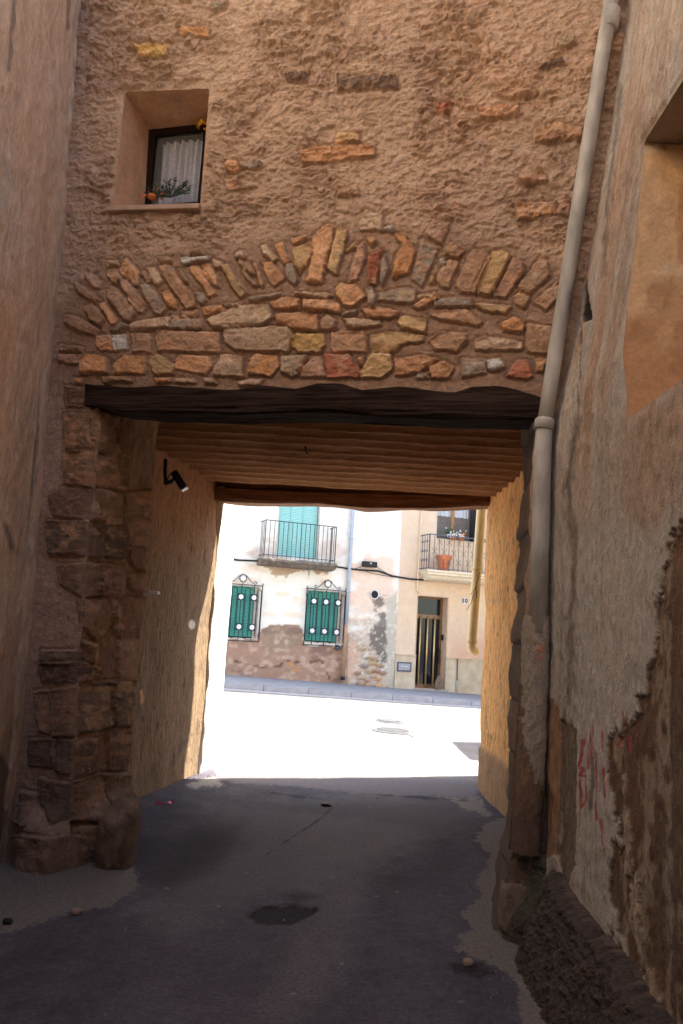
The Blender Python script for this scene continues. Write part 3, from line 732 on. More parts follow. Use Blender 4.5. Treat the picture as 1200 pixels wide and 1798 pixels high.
# deep window of the passage house -------------------------------------------------
m_plast = vmat('reveal_plaster', [(30, .008, (1, 1, 1), 6), (120, .003, (1, 1, 1), 3)], .14, 14)
DW = .34
inn = [F2(262, 228, DW), F2(358, 217, DW), F2(347, 357, DW), F2(255, 361, DW)]
inn[1] = (inn[1][0]+.04, inn[1][1]); inn[2] = (inn[2][0]+.04, inn[2][1])
def quadsheet(name, a, b, c, d, col, mat, parent, n=60, amp=.006, seed=1):   # a-b at front, d-c at back; local (s,dep,z)
    u = np.linspace(0, 1, n); U, V_ = np.meshgrid(u, u)
    a, b, c, d = [np.array(q, float) for q in (a, b, c, d)]
    Q = a*((1-U)*(1-V_))[..., None]+b*(U*(1-V_))[..., None]+c*(U*V_)[..., None]+d*((1-U)*V_)[..., None]
    Wd = FA+dF*Q[..., :1]+iF*Q[..., 1:2]+np.array([0, 0, 1])*Q[..., 2:3]
    e = np.minimum(np.minimum(U, 1-U), np.minimum(V_, 1-V_)); h = amp*fbm(Q[..., 0]*12+seed, Q[..., 1]*12+Q[..., 2]*12, 0, 3, seed)*sm(e, 0, .1)
    Cq = np.ones(U.shape+(3,))*col*(1+.15*fbm(U*5, V_*5, seed, 3, seed))[..., None]
    return grid_obj(name, Wd+grid_normals(Wd)*h[..., None], Cq, mat, parent, None, HO, HR)
win = thing('tmp', 'x', 'x'); bpy.data.objects.remove(win)
o3 = [(q[0], -EDGE, q[1]) for q in WQ]; i3 = [(q[0], DW, q[1]) for q in inn]
pc = ca(172, 130, 96, K_F)
for i in range(4):
    j = (i+1) % 4; quadsheet('window_reveal', o3[i], o3[j], i3[j], i3[i], pc if i != 2 else ca(150, 118, 92, K_F), m_plast, house, seed=i+3)
m_sill = pmat('sill_stone', ca(150, 118, 96, K_F), .8, bumps=[(60, .003, (1, 1, 1), 4)])
sl0, sl1 = WQ[3], WQ[2]
MB().add([(sl0[0]-.03, -.05, sl0[1]-.035), (sl1[0]+.02, -.05, sl1[1]-.035), (sl1[0]+.02, .10, sl1[1]-.035), (sl0[0]-.03, .10, sl0[1]-.035),
          (sl0[0]-.03, -.05, sl0[1]+.004), (sl1[0]+.02, -.05, sl1[1]+.004), (sl1[0]+.02, .10, sl1[1]+.006), (sl0[0]-.03, .10, sl0[1]+.006)],
         [(0, 1, 2, 3), (4, 5, 6, 7), (0, 1, 5, 4), (1, 2, 6, 5), (2, 3, 7, 6), (3, 0, 4, 7)]).build('window_sill', m_sill, house, bevel=.006)
m_dkwood = pmat('dark_window_wood', (.016, .008, .006), .85, spec=.12)
m_glass, N_, L_, B_ = nmat('glass'); B_.inputs['Base Color'].default_value = (.9, .95, .95, 1); B_.inputs['Roughness'].default_value = .03
B_.inputs['Alpha'].default_value = .06; B_.inputs['Specular IOR Level'].default_value = .3
x0 = min(inn[0][0], inn[3][0]); x1 = max(inn[1][0], inn[2][0]); z0 = min(inn[2][1], inn[3][1])-.02; z1 = max(inn[0][1], inn[1][1])+.02
wf = MB(); t = .065
wf.box(x0-.06, x0+t, DW-.005, DW+.06, z0-.03, z1+.03).box(x1-t*.6, x1+.08, DW-.005, DW+.06, z0-.03, z1+.03)
wf.box(x0+t, x1-t*.6, DW-.003, DW+.058, z1-t*1.2, z1+.03).box(x0+t, x1-t*.6, DW-.003, DW+.058, z0-.03, z0+.035)
fr = wf.build('window', m_dkwood, house)
MB().box(x0+t, x1-t*.6, DW+.025, DW+.031, z0+.035, z1-t*1.2).build('glass_pane', m_glass, fr)
# lace curtain: wavy cloth with scalloped pattern
m_lace, N_, L_, B_ = nmat('lace'); tcn = N_.new('ShaderNodeTexCoord'); vo = N_.new('ShaderNodeTexVoronoi'); vo.inputs['Scale'].default_value = 30
L_.new(tcn.outputs['Object'], vo.inputs['Vector']); rp = N_.new('ShaderNodeMapRange'); rp.inputs['From Min'].default_value = .1; rp.inputs['From Max'].default_value = .5
rp.inputs['To Min'].default_value = .95; rp.inputs['To Max'].default_value = .75; L_.new(vo.outputs['Distance'], rp.inputs['Value']); L_.new(rp.outputs[0], B_.inputs['Alpha'])
B_.inputs['Base Color'].default_value = (.6, .62, .68, 1); B_.inputs['Roughness'].default_value = .9
nx, nz_ = 160, 40; V = []; Fc = []
for j in range(nz_):
    for i in range(nx):
        u = i/(nx-1); v = j/(nz_-1); V.append((x0+t+.03+u*(x1-x0-t*1.6), DW+.07+.026*math.sin(u*40+.8*math.sin(v*3))*(.8+.3*v)+.006*math.sin(u*97), z1-t*1.2-.03-v*(z1-z0-.12)+.012*math.sin(u*30)*v))
for j in range(nz_-1):
    for i in range(nx-1): a = j*nx+i; Fc.append((a, a+1, a+nx+1, a+nx))
MB().add(V, Fc).build('lace_curtain', m_lace, fr, True)
MB().box(x0-.1, x1+.1, DW+.5, DW+.52, z0-.1, z1+.1).build('room_back', pmat('dark_room', (.03, .028, .03), .9), fr)
# things in the deep window: fir branches, orange figurine, yellow flower
m_fir = pmat('fir_green', (.02, .05, .03), .7, var=.4); m_orange = pmat('orange_fabric', (.55, .17, .05), .7); m_yel = pmat('yellow_flower', (.7, .38, .03), .7, var=.3)
def fw3(s, dep, z): return tuple(Fw(s, z, dep))
base = np.array(fw3((inn[2][0]+inn[3][0])/2+.02, DW-.10, z0+.03))
fir = MB(); rr = random.Random(3)
for q in range(11):
    a = PI*(q+.5)/11; ln = rr.uniform(.14, .26); d_ = dF*math.cos(a)*ln+np.array([0, 0, math.sin(a)*ln*.55+.03])-iF*rr.uniform(-.02, .05)
    pts = [base+d_*k/6+np.array([0, 0, -.03*(k/6)**2]) for k in range(7)]; fir.tube(pts, .004, 4)
    for k in range(34):
        u = rr.uniform(.15, 1); p = base+d_*u; nd = np.array([rr.uniform(-1, 1), rr.uniform(-.6, .6), rr.uniform(-.6, 1)]); nd /= np.linalg.norm(nd); nd = nd*.030
        s_ = np.cross(nd, [0, 1, .2]); s_ = s_/np.linalg.norm(s_)*.0035
        fir.add([p-s_, p+s_, p+nd+d_*.12], [(0, 1, 2)])
top(fir.build('fir_branch', m_fir), label='dark green fir branch lying on the deep sill of the small upper window', cat='plant')
fo = MB(); b2 = np.array(fw3((inn[3][0])+.12, DW-.12, z0+.035))
for q in range(9):
    a = 2*PI*q/9; c_ = b2+dF*.045*math.cos(a)*1.5+np.array([0, 0, .02+.022*math.sin(a)])-iF*.03*math.sin(a*2)
    e1 = dF*.035*math.cos(a)+np.array([0, 0, .03*math.sin(a)]); e2 = np.array([0, 0, .014])+iF*.01
    fo.add([c_-e2, c_+e1*.6-iF*.012, c_+e2, c_+e1*1.3], [(0, 1, 3), (1, 2, 3), (0, 2, 1)])
fo.lathe([(.02, 0), (.035, .015), (.03, .035), (.012, .045)], b2[0], b2[1], 10, off=b2[2]-.02)
top(fo.build('ribbon_bow', m_orange), label='small orange ribbon ornament on the sill at the window\'s lower left', cat='ornament')
yf = MB(); b3 = np.array(fw3(inn[1][0]-.03, DW-.05, inn[1][1]-.03))
for q in range(46):
    v = np.array([rr.gauss(0, 1), rr.gauss(0, 1), rr.gauss(0, 1)]); v /= np.linalg.norm(v); c_ = b3+v*.045; s_ = np.cross(v, [.3, .2, 1]); s_ /= np.linalg.norm(s_); u_ = np.cross(v, s_)
    yf.add([c_-s_*.014, c_+u_*.014+v*.006, c_+s_*.014, c_-u_*.014+v*.006], [(0, 1, 2, 3)])
top(yf.build('yellow_flower', m_yel), label='yellow dried flower hanging at the top right corner of the small window', cat='flower')

# ------------------------------------------------------------------ left neighbour wall
left_h = thing('plastered_house', 'tall smooth plastered house wall on the left of the lane, pale grey and ochre stains', 'house', (-2.30, 5.9, 0))
ys = np.arange(2.6, 6.35, .014); zs = np.arange(-.05, 10.2, .018)
Yl, Zl = np.meshgrid(ys[::-1], zs)
Xl = np.interp(Zl, [0, 1.2, 6.4, 10.2], [-2.10, -2.10, -2.26, -2.32])
Pl = np.stack([Xl, Yl, Zl], -1); qx, qy = project(Pl)
e = Yl; str_ = fbm(Yl*5, Zl*.5, 0, 4, 201); bl_ = fbm(Yl*1.6, Zl*.8, 0, 4, 203); fine = fbm(Yl*14, Zl*10, 0, 3, 205)
K_L = .64
C = np.ones(Xl.shape+(3,))*ca(182, 156, 132, K_L)
C = mixc(C, ca(180, 168, 156, K_L), np.clip(.35+bl_*1.6+.5*str_, 0, 1)*sm(qy, 560, 300)*.9)
C = mixc(C, ca(188, 140, 98, K_L), np.clip(.35+bl_*1.4-str_*.6, 0, 1)*sm(qy, 450, 620)*.75)
C = mixc(C, ca(120, 88, 70, K_L), sm(qy, 1000, 1350)*.5)  # shade low on the wall painted into the plaster colour
C = C*(1+.14*str_+.10*fine)[..., None]
for ln, wd_ in (([(121, -20), (118, 50)], 5), ([(64, 775), (58, 870)], 5), ([(70, 700), (66, 780)], 3), ([(8, 920), (20, 960)], 9), ([(52, 1110), (50, 1180)], 4), ([(22, 0), (12, 120)], 7)):
    C = mixc(C, ca(84, 74, 72, K_L), sm(-linesd(qx, qy, ln)+3*fine, -wd_, 0)*.65)
C = mixc(C, ca(206, 190, 176, K_L), sm(-np.abs(qx-(138-qy*.09))+4*fine, -5, 0)*.35)
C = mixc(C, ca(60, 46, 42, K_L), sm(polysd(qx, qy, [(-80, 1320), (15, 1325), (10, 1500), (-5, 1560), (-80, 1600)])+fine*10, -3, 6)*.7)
h = .03*fbm(Yl*.9, Zl*.7, 0, 3, 207)+.010*bl_+.008*fine+.006*str_
m_smooth = vmat('smooth_plaster', [(60, .010, (1, 1, .7), 7), (10, .020, (1, 1, .4), 5)], .16, 9, .93, (1, 1, .4))
Pl[..., 0] += h
grid_obj('lane_wall', Pl, C, m_smooth, left_h, None, (-2.30, 5.9, 0))
MB().box(-3.2, .15, -3.32, .9, -.1, 10.2).build('masonry', m_core, left_h, loc=(-.15-.05, 0, 0))  # unseen upper wall raised to cut the light low in the lane
MB().box(-3.2, 0, -12, -3.3, -.1, 10.2).build('lane_wall', pmat('plain_plaster', ca(178, 146, 122, .7), .95, vscale=3, var=.2), left_h)
MB().box(-3.4, .35, -16.2, 1.1, 10.2, 10.36).build('roof', m_tile, left_h)

# ------------------------------------------------------------------ right neighbour wall, leaning back above the lintel
def XR(z, y=4.0): return np.interp(z, [0, 3.0, 3.6, 4.2, 5.8, 8.2], [1.25, 1.27, 1.38, 1.48, 1.67, 1.92])
def onR(px_, py_, off=0.0):
    d = ray(px_, py_); t_ = 3.0
    for _ in range(60):
        p = ORG+d*t_; t_ = t_+(XR(p[2])-off-p[0])/max(d[0], .05)*.6
    return ORG+d*t_
right_h = thing('flaking_house', 'tall house wall on the right of the lane with flaking grey paint over brown render', 'house', (1.3, 4.5, 0))
RO = (1.3, 4.5, 0)
nf, nb = onR(1131, 250), onR(1105, 735)
NY = (nf[1]+nb[1])/2; NZ0, NZ1 = nb[2], nf[2]; NY0 = NY-1.25
ys = np.arange(1.6, 5.35, .010); zs = np.arange(-.05, 7.6, .0085)
Yr, Zr = np.meshgrid(ys, zs)
NYf = lambda z: np.interp(z, [NZ0, NZ1], [nb[1], nf[1]])
NYr = NYf(Zr)
inr = (Yr > NY0) & (Yr < NYr) & (Zr > NZ0) & (Zr < NZ1)
Yd = np.minimum(NYr-Yr, Yr-NY0); Zd = np.minimum(Zr-NZ0, NZ1-Zr)
Y2, Z2r = Yr.copy(), Zr.copy()
sy = inr & (Yd < Zd); sz_ = inr & ~sy
Y2[sy] = np.where(NYr[sy]-Yr[sy] < Yr[sy]-NY0, NYr[sy], NY0); Z2r[sz_] = np.where(Zr[sz_]-NZ0 < NZ1-Zr[sz_], NZ0, NZ1)
dropr = inr & (np.minimum(Yd, Zd) > .016)
Pr = np.stack([XR(Z2r), Y2, Z2r], -1); qx, qy = project(Pr)
K_R = .77
st = fbm(Yr*11, Zr*.7, 0, 4, 301); bl_ = fbm(Yr*2.2, Zr*1.6, 0, 4, 303); fine = fbm(Yr*26, Zr*18, 0, 3, 305); rag = fbm(qx/14, qy/60, 0, 6, 307, .62); rag2 = fbm(qx/6, qy/26, 0, 4, 309, .6)
paint = ca(176, 166, 158, K_R); render_ = ca(176, 128, 92, K_R); brown = ca(112, 80, 56, K_R)
C = np.ones(Yr.shape+(3,))*paint
C = mixc(C, ca(164, 134, 112, K_R), np.clip(.5+st*1.2+bl_, 0, 1)*sm(qy, 1000, 640)*.7)
C = mixc(C, ca(186, 146, 116, K_R), np.clip(.55+st*1.6, 0, 1)*sm(-polysd(qx, qy, [(985, 700), (1010, 480), (1050, 300), (1090, 100), (1110, -60), (1150, -60), (1110, 200), (1050, 560), (1010, 900)]), 40, -6)*.8)
C = mixc(C, ca(170, 124, 88, K_R), sm(polysd(qx, qy, [(1085, 740), (1200, 660), (1210, 860), (1140, 930), (1080, 900)])+rag*35, -20, 25)*.55)
C = mixc(C, ca(196, 180, 166, K_R), sm(polysd(qx, qy, [(986, 600), (1006, 590), (1004, 820), (988, 830), (975, 740)])+rag2*6, -1, 2)*.8)
C = mixc(C, ca(196, 176, 158, K_R), sm(polysd(qx, qy, [(1120, -40), (1200, -40), (1200, 60), (1140, 200), (1118, 130)])+rag*30, -8, 14)*.6)
C = mixc(C, ca(110, 92, 82, K_R), sm(-linesd(qx, qy, [(1012, 740), (1000, 860), (1008, 1000), (1000, 1200), (998, 1280)])+rag2*9, -12, 0)*.75)
C = mixc(C, ca(96, 90, 86, K_R), sm(-linesd(qx, qy, [(1092, 150), (1075, 330), (1060, 480)])+rag2*4, -6, 0)*.6)
brn = polysd(qx, qy, [(1320, 850), (1200, 915), (1163, 1000), (1150, 1160), (1118, 1240), (1092, 1290), (1074, 1300), (1066, 1380), (1088, 1450), (1066, 1560), (1075, 1640), (1300, 2000)])+rag*26+rag2*8
mb_ = sm(brn, -1.2, 1.2); C = mixc(C, brown*1.0, mb_)
paint2 = polysd(qx, qy, [(1088, 1345), (1106, 1370), (1112, 1500), (1128, 1640), (1160, 1760), (1140, 1790), (1108, 1640), (1092, 1480)])+rag*14+rag2*7-5
mp2 = sm(paint2, -1, 1); C = mixc(C, ca(164, 140, 118, K_R), mp2)
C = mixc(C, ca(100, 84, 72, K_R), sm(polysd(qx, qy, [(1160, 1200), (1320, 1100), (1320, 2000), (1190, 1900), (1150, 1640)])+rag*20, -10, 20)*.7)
mb_ = mb_*(1-mp2)
# low part near the corner: orange render and cement patch
org = polysd(qx, qy, [(930, 1235), (972, 1228), (990, 1290), (986, 1500), (930, 1520)])+rag2*7; C = mixc(C, ca(160, 112, 74, K_R), sm(org, -2, 2)*.95)
org2 = polysd(qx, qy, [(900, 1340), (968, 1385), (962, 1500), (880, 1500)])+rag*14; C = mixc(C, ca(120, 86, 64, K_R), sm(org2, -2, 2))
cem = polysd(qx, qy, [(984, 1262), (1010, 1282), (1011, 1520), (996, 1560), (976, 1500)])+rag2*2; mc = sm(cem, -1, 1); C = mixc(C, ca(118, 100, 84, K_R), mc)
C = mixc(C, ca(120, 96, 78, K_R), sm(st+.5*fine+.3*rag2, .15, .6)*.45)
C = mixc(C, ca(200, 182, 160, K_R), sm(-st-.5*fine+.4*rag, .25, .6)*.4)
C = mixc(C, ca(78, 60, 46, K_R), sm(fine+.6*rag2, .35, .5)*sm(brn, -30, 30)*.5)
C = C*(1+.16*st+.18*fine+.08*bl_)[..., None]
# red spray paint strokes, smudged grey over the middle one
red = ca(176, 40, 46, K_R)
for ln, wd_ in (([(1024, 1300), (1018, 1325), (1014, 1345), (1022, 1352), (1016, 1362)], 4), ([(1016, 1362), (1027, 1362), (1030, 1385), (1029, 1405), (1019, 1421), (1017, 1370)], 2.6), ([(1018, 1421), (1018, 1452)], 1.5),
                ([(1036, 1270), (1038, 1330)], 1.6), ([(1041, 1273), (1042, 1340)], 1.4), ([(1032, 1305), (1034, 1350)], 1.6), ([(1046, 1320), (1050, 1380), (1052, 1440)], 2.0),
                ([(1064, 1350), (1066, 1400)], 2), ([(1058, 1440), (1062, 1480), (1068, 1505)], 2.2), ([(1090, 1290), (1084, 1310)], 2.5), ([(1104, 1296), (1103, 1320)], 3.2), ([(1096, 1250), (1098, 1275)], 1.4), ([(1060, 1285), (1062, 1320)], 1.3)):
    C = mixc(C, red, sm(-linesd(qx, qy, ln)+rag2*1.2, -wd_-.8, -wd_*.4)*.9)
C = mixc(C, ca(104, 98, 98, K_R), sm(-linesd(qx, qy, [(1040, 1330), (1041, 1370), (1039, 1420)])+rag2*2, -6, -2)*.85)
Hr = .025*fbm(Yr*1.1, Zr*.9, 0, 3, 311)+.004*st+.004*fine-.014*mb_+.010*(np.clip(fbm(Yr*20, Zr*12, 0, 3, 313), -.2, .5))-.006*mc-.006*sm(org, -2, 2)
gap = polysd(qx, qy, [(1032, 470), (1036, 560), (1022, 566), (1020, 555)]); Hr = Hr-.06*sm(gap, -1, 4); C = mixc(C, np.array([.03, .025, .02]), sm(gap, -1, 1))
crk = linesd(qx, qy, [(1018, 570), (1015, 640), (1010, 760), (1002, 800), (992, 862)])+rag2*4; Hr = Hr-.012*sm(-crk, -3, 0); C = mixc(C, ca(80, 62, 52, K_R), sm(-crk, -2.4, -.4)*.7)
eo = np.where(inr, 0, np.hypot(np.maximum(0, np.maximum(Yr-NYr, NY0-Yr)), np.maximum(0, np.maximum(Zr-NZ1, NZ0-Zr)))); Hr = Hr*sm(eo, 0, .05)
Pr[..., 0] -= Hr
m_flk = vmat('flaking_paint', [(120, .012, (1, 1, .8), 6), (36, .016, (1, 1, .5), 6)], .20, 22, .93, (1, 1, .4))
grid_obj('lane_wall', Pr[:, ::-1], C[:, ::-1], m_flk, right_h, dropr[:, ::-1], RO)
# masonry behind, in slices that leave the window recess open
def rbox(name, y0, y1, z0, z1, off, mat, thick=2.2):
    V = []; zz = [z0]+[z for z in (3.0, 3.6, 4.2, 5.8) if z0 < z < z1]+[z1]
    pl = [(XR(z)+off, z) for z in zz]+[(XR(0)+thick, z1), (XR(0)+thick, z0)]
    return MB().prism([(a-RO[0], b) for a, b in pl], y0-RO[1], y1-RO[1], 'y').build(name, mat, right_h)
rbox('masonry', max(nf[1], nb[1])+.02, 5.05, -.1, 10.2, .10, m_core); rbox('masonry', -8, NY0, -.1, 10.2, .10, m_core)  # unseen top raised as on the left wall, to darken the lower lane
rbox('masonry', NY0, max(nf[1], nb[1])+.02, -.1, NZ0-.12, .10, m_core); rbox('masonry', NY0, max(nf[1], nb[1])+.02, NZ1+.02, 10.2, .10, m_core)
MB().box(-.05, 2.6, -12.5, -2.9, -.1, 10.2).build('lane_wall', pmat('plain_render', ca(166, 140, 120, .7), .95, vscale=3, var=.2), right_h)
MB().box(.25, 2.8, -12.7, .6, 10.2, 10.36).build('roof', m_tile, right_h)
eh = thing('added_end_house', 'unseen plastered house added behind the viewer to block low sky light', 'house', (0, -8, 0))  # added behind the camera to cut low sky light in the lane
MB().box(-2.3, 1.3, -4, 0, -.1, 10).build('wall', pmat('end_plaster', ca(170, 142, 118, .8), .95, vscale=3, var=.2), eh); MB().box(-2.3, 1.3, -4.1, .2, 10, 10.15).build('roof', m_tile, eh)
# ochre window recess
m_och = vmat('ochre_plaster', [(40, .004, (1, 1, 1), 6)], .12, 8)
def rsheet(name, y_of, x_of, z_of, nu, nv, colf, mat, seed=0):
    u = np.linspace(0, 1, nu); v = np.linspace(0, 1, nv); U, V_ = np.meshgrid(u, v)
    Q = np.stack([x_of(U, V_), y_of(U, V_), z_of(U, V_)], -1); a, b = project(Q)
    C = colf(U, V_, a, b); e = np.minimum(np.minimum(U, 1-U), np.minimum(V_, 1-V_))
    return grid_obj(name, Q+grid_normals(Q)*(.008*fbm(U*6, V_*12, seed, 4, seed+1)*sm(e, 0, .06))[..., None], C, mat, right_h, None, RO)
def och(U, V_, a, b):
    n = fbm(U*4, V_*8, 0, 4, 401); C = np.ones(U.shape+(3,))*ca(206, 158, 98, .75)
    C = mixc(C, ca(184, 118, 56, .8), sm(V_+n*.3, .45, .1)*.75); C = mixc(C, ca(190, 176, 150, .6), sm(n, .2, .6)*.5)
    return mixc(C, ca(150, 96, 50, .6), sm(fbm(U*8, V_*5, 0, 4, 402), .22, .4)*.5)
D_ = 1.0
rsheet('window_reveal', lambda U, V: NYf(NZ0+(NZ1-NZ0)*V)-.002+0*U, lambda U, V: XR(NZ0+(NZ1-NZ0)*V)*(1-U)+(XR(NZ0)+D_+.12)*U, lambda U, V: NZ0+(NZ1-NZ0)*V+0*U, 70, 160, och, m_och)
gr = lambda U, V_, a, b: np.ones(U.shape+(3,))*ca(140, 122, 108, .6)*(1+.2*fbm(U*4, V_*6, 0, 3, 404))[..., None]
rsheet('window_reveal', lambda U, V: NY0+(nf[1]-NY0)*V, lambda U, V: XR(NZ1)+(D_+.1)*U, lambda U, V: NZ1+.03*U, 50, 100, gr, m_och)
rsheet('window_reveal', lambda U, V: NY0+(nb[1]-NY0)*V, lambda U, V: XR(NZ0)+(D_+.1)*(1-U), lambda U, V: NZ0-.002+.03*(1-U), 50, 100, gr, m_och)
rsheet('window_reveal', lambda U, V: NY0-0*U, lambda U, V: XR(NZ0+(NZ1-NZ0)*V)*U+(XR(NZ0)+D_+.12)*(1-U), lambda U, V: NZ0+(NZ1-NZ0)*V+0*U, 50, 100, och, m_och)
wn = MB().box(XR(NZ0)+D_-RO[0]+.02, XR(NZ0)+D_+.08-RO[0], NY0-RO[1], max(nf[1], nb[1])+.01-RO[1], NZ0, NZ1+.02).build('window', m_dkwood, right_h)

# rough-cast skirting at the foot of the right wall
sk_top = [onR(905, 1478), onR(940, 1476), onR(1000, 1560), onR(1080, 1665), onR(1170, 1790)]
ty = np.array([p[1] for p in sk_top])[::-1]; tz = np.array([p[2] for p in sk_top])[::-1]
ys = np.arange(1.6, 5.06, .010); v = np.linspace(0, 1, 150)
Ys, Vs = np.meshgrid(ys, v)
Zt = np.interp(Ys, ty, tz)+.03*fbm(Ys*5, 0*Ys, 0, 3, 501)
hole = np.exp(-(((Ys-4.93)/.10)**2))*np.exp(-(((Vs*Zt-.33)/.17)**2))
hole2 = np.exp(-(((Ys-4.86)/.09)**2))*np.exp(-(((Vs*Zt-.04)/.09)**2))
Xs = XR(0)-.17*(1-Vs)**1.3-.05*sm(Vs, 1.0, .90)-.02+.02*0
rg = fbm(Ys*32, Vs*Zt*32, 0, 4, 503, .6); rg2 = ridge(Ys*30, Vs*Zt*30, 0, 3, 505)
Xs = Xs-.020*rg-.014*rg2-.03*fbm(Ys*4, Vs*3, 0, 3, 507)+.16*hole+.14*hole2+.10*sm(Vs, .99, 1.0)
C = np.ones(Ys.shape+(3,))*ca(88, 73, 67, 1.2)*(1+.45*rg+.2*rg2)[..., None]
C = mixc(C, ca(66, 78, 44, .6), np.clip(hole*1.2, 0, 1)*.6); C = mixc(C, ca(130, 104, 84, 1.1), sm(Vs+.05*rg, .975, 1.0)*.4)
m_rc = vmat('roughcast', [(70, .02, (1, 1, 1), 6)], .35, 60)
grid_obj('roughcast_skirting', np.stack([Xs, Ys, Vs*(Zt+.03)-.02], -1)[:, ::-1], C[:, ::-1], m_rc, right_h, None, RO)
# stone block standing at the foot of the jamb
def rock(name, c, sx, sy, sz, mat, seed, parent=None, sub=4, amp=.18, e=.55):
    bm = bmesh.new(); bmesh.ops.create_icosphere(bm, subdivisions=sub, radius=1)
    for v_ in bm.verts:
        p = v_.co; q = Vector([math.copysign(abs(a)**e, a) for a in p]); q = q/max(1e-6, 1)
        k = 1+amp*float(fbm(np.array(p.x*1.3), np.array(p.y*1.3), np.array(p.z*1.3), 3, seed)); v_.co = Vector((q.x*sx, q.y*sy, q.z*sz))*k
    for f_ in bm.faces: f_.smooth = True
    me = bpy.data.meshes.new(name); bm.to_mesh(me); bm.free(); o = mesh_obj(name, me, mat, parent); o.location = [float(a) for a in c]; return o
m_rock = pmat('field_stone', ca(128, 104, 84, 1.0), .95, 0, .25, 9, [(22, .02, (1, 1, 1), 6), (90, .004, (1, 1, 1), 4)])
gp = ground_pt(905, 1655)
props(rock('corner_stone', (gp[0]+.01, gp[1]+.12, .13), .07, .08, .15, m_rock, 3, amp=.22, e=.38), 'worn pale stone block standing against the foot of the right jamb', 'stone')
# big guard boulders at left pier foot
gp = ground_pt(206, 1530)
props(rock('guard_stone', (gp[0]-.05, gp[1]+.18, .15), .12, .22, .25, pmat('boulder', ca(112, 88, 72, .9), .95, 0, .35, 9, [(12, .05, (1, 1, 1), 8)]), 15, amp=.34, e=.72), 'dark rounded guard stone at the foot of the left stone pier', 'stone')

# ------------------------------------------------------------------ rain pipe on the passage house
m_pipe = pmat('old_pipe', ca(176, 170, 162, .9), .8, 0, .3, 9, [(60, .003, (1, 1, 1), 5)], .3, None, (1, 1, .4))
def fp(px_, py_, dep=-.08): return np.array(Fw(F2(px_, py_, dep)[0], F2(px_, py_, dep)[1], dep))
rp_ = thing('rain_pipe', 'long grey rain pipe slanting down the right corner of the passage house', 'pipe', fp(945, 1098))
o_ = fp(945, 1098)
a0, a1, a2, a3 = fp(1083, -60), fp(957, 742), fp(953, 800), fp(944, 1110)
MB().tube([(a0+(a1-a0)*k/12)-o_+np.array([.002*math.sin(k*1.7), 0, 0]) for k in range(13)], .046, 20).build('upper_pipe', m_pipe, rp_, True)
MB().tube([a1-o_, a2-o_, (a2+a3)/2-o_+np.array([.004, 0, 0]), a3-o_], [.050, .052, .053, .054], 20).build('lower_pipe', m_pipe, rp_, True)
dv = (a0-a1)/np.linalg.norm(a0-a1)
MB().tube([a1-dv*.045-o_, a1-dv*.04-o_, a1-o_, a1+dv*.015-o_, a1+dv*.025-o_], [.054, .062, .062, .060, .050], 20).build('collar', m_pipe, rp_, True)
cl = fp(1073, 32)

MB().tube([cl-dv*.07-o_, cl-dv*.06-o_, cl+dv*.06-o_, cl+dv*.07-o_], [.047, .055, .055, .047], 20).build('collar', m_pipe, rp_, True)
# boxed-in lower pipe: plaster chase
ck = [fp(944, 1090, -.085), fp(940, 1200, -.085), fp(934, 1330, -.085), fp(925, 1500, -.085)]
U_ = np.linspace(-1, 1, 50); zz = np.linspace(ck[-1][2], ck[0][2]+.03, 150)
Uu, Zk = np.meshgrid(U_, zz); cxk = np.interp(Zk, [p[2] for p in ck][::-1], [p[0] for p in ck][::-1]); cyk = np.interp(Zk, [p[2] for p in ck][::-1], [p[1] for p in ck][::-1])
wk = .078*np.interp(Zk, [0, 1.0, 1.75, 1.84, 1.9], [1.2, 1.05, .95, .8, .62]); ang = np.sign(Uu)*np.abs(Uu)**.9*PI/2*1.02
fx = np.sign(np.sin(ang))*np.abs(np.sin(ang))**.7; fy = np.abs(np.cos(ang))**.5
Xk = cxk+fx*wk+.01; Yk = cyk+.12-fy*(.165*np.interp(Zk, [0, 1.8, 1.9], [1, 1, .5]))
Pk = np.stack([Xk, Yk, Zk], -1); qx, qy = project(Pk); r1 = fbm(qx/10, qy/16, 0, 4, 601); r2 = fbm(qx/5, qy/7, 0, 3, 603)
C = np.ones(Xk.shape+(3,))*ca(160, 142, 126, K_R)*(1+.1*r1)[..., None]
fl = sm(-polysd(qx, qy, [(880, 1040), (1000, 1040), (985, 1250), (968, 1300), (960, 1390), (932, 1350), (918, 1300), (916, 1200), (905, 1100)])+r1*14+r2*5, -1, 1)
C = mixc(C, ca(122, 92, 68, K_R), fl); C = mixc(C, ca(196, 120, 76, K_R), sm(polysd(qx, qy, [(944, 1130), (956, 1135), (952, 1165), (942, 1160)])+r2*5, -1, 1)*.7)
C = mixc(C, ca(104, 76, 60, K_R), fl*sm(qy, 1380, 1450))
N = grid_normals(Pk); grid_obj('plaster_chase', Pk+N*((.006*r1+.004*r2-.005*fl)[..., None]), C, m_flk, house, None, HO, HR)

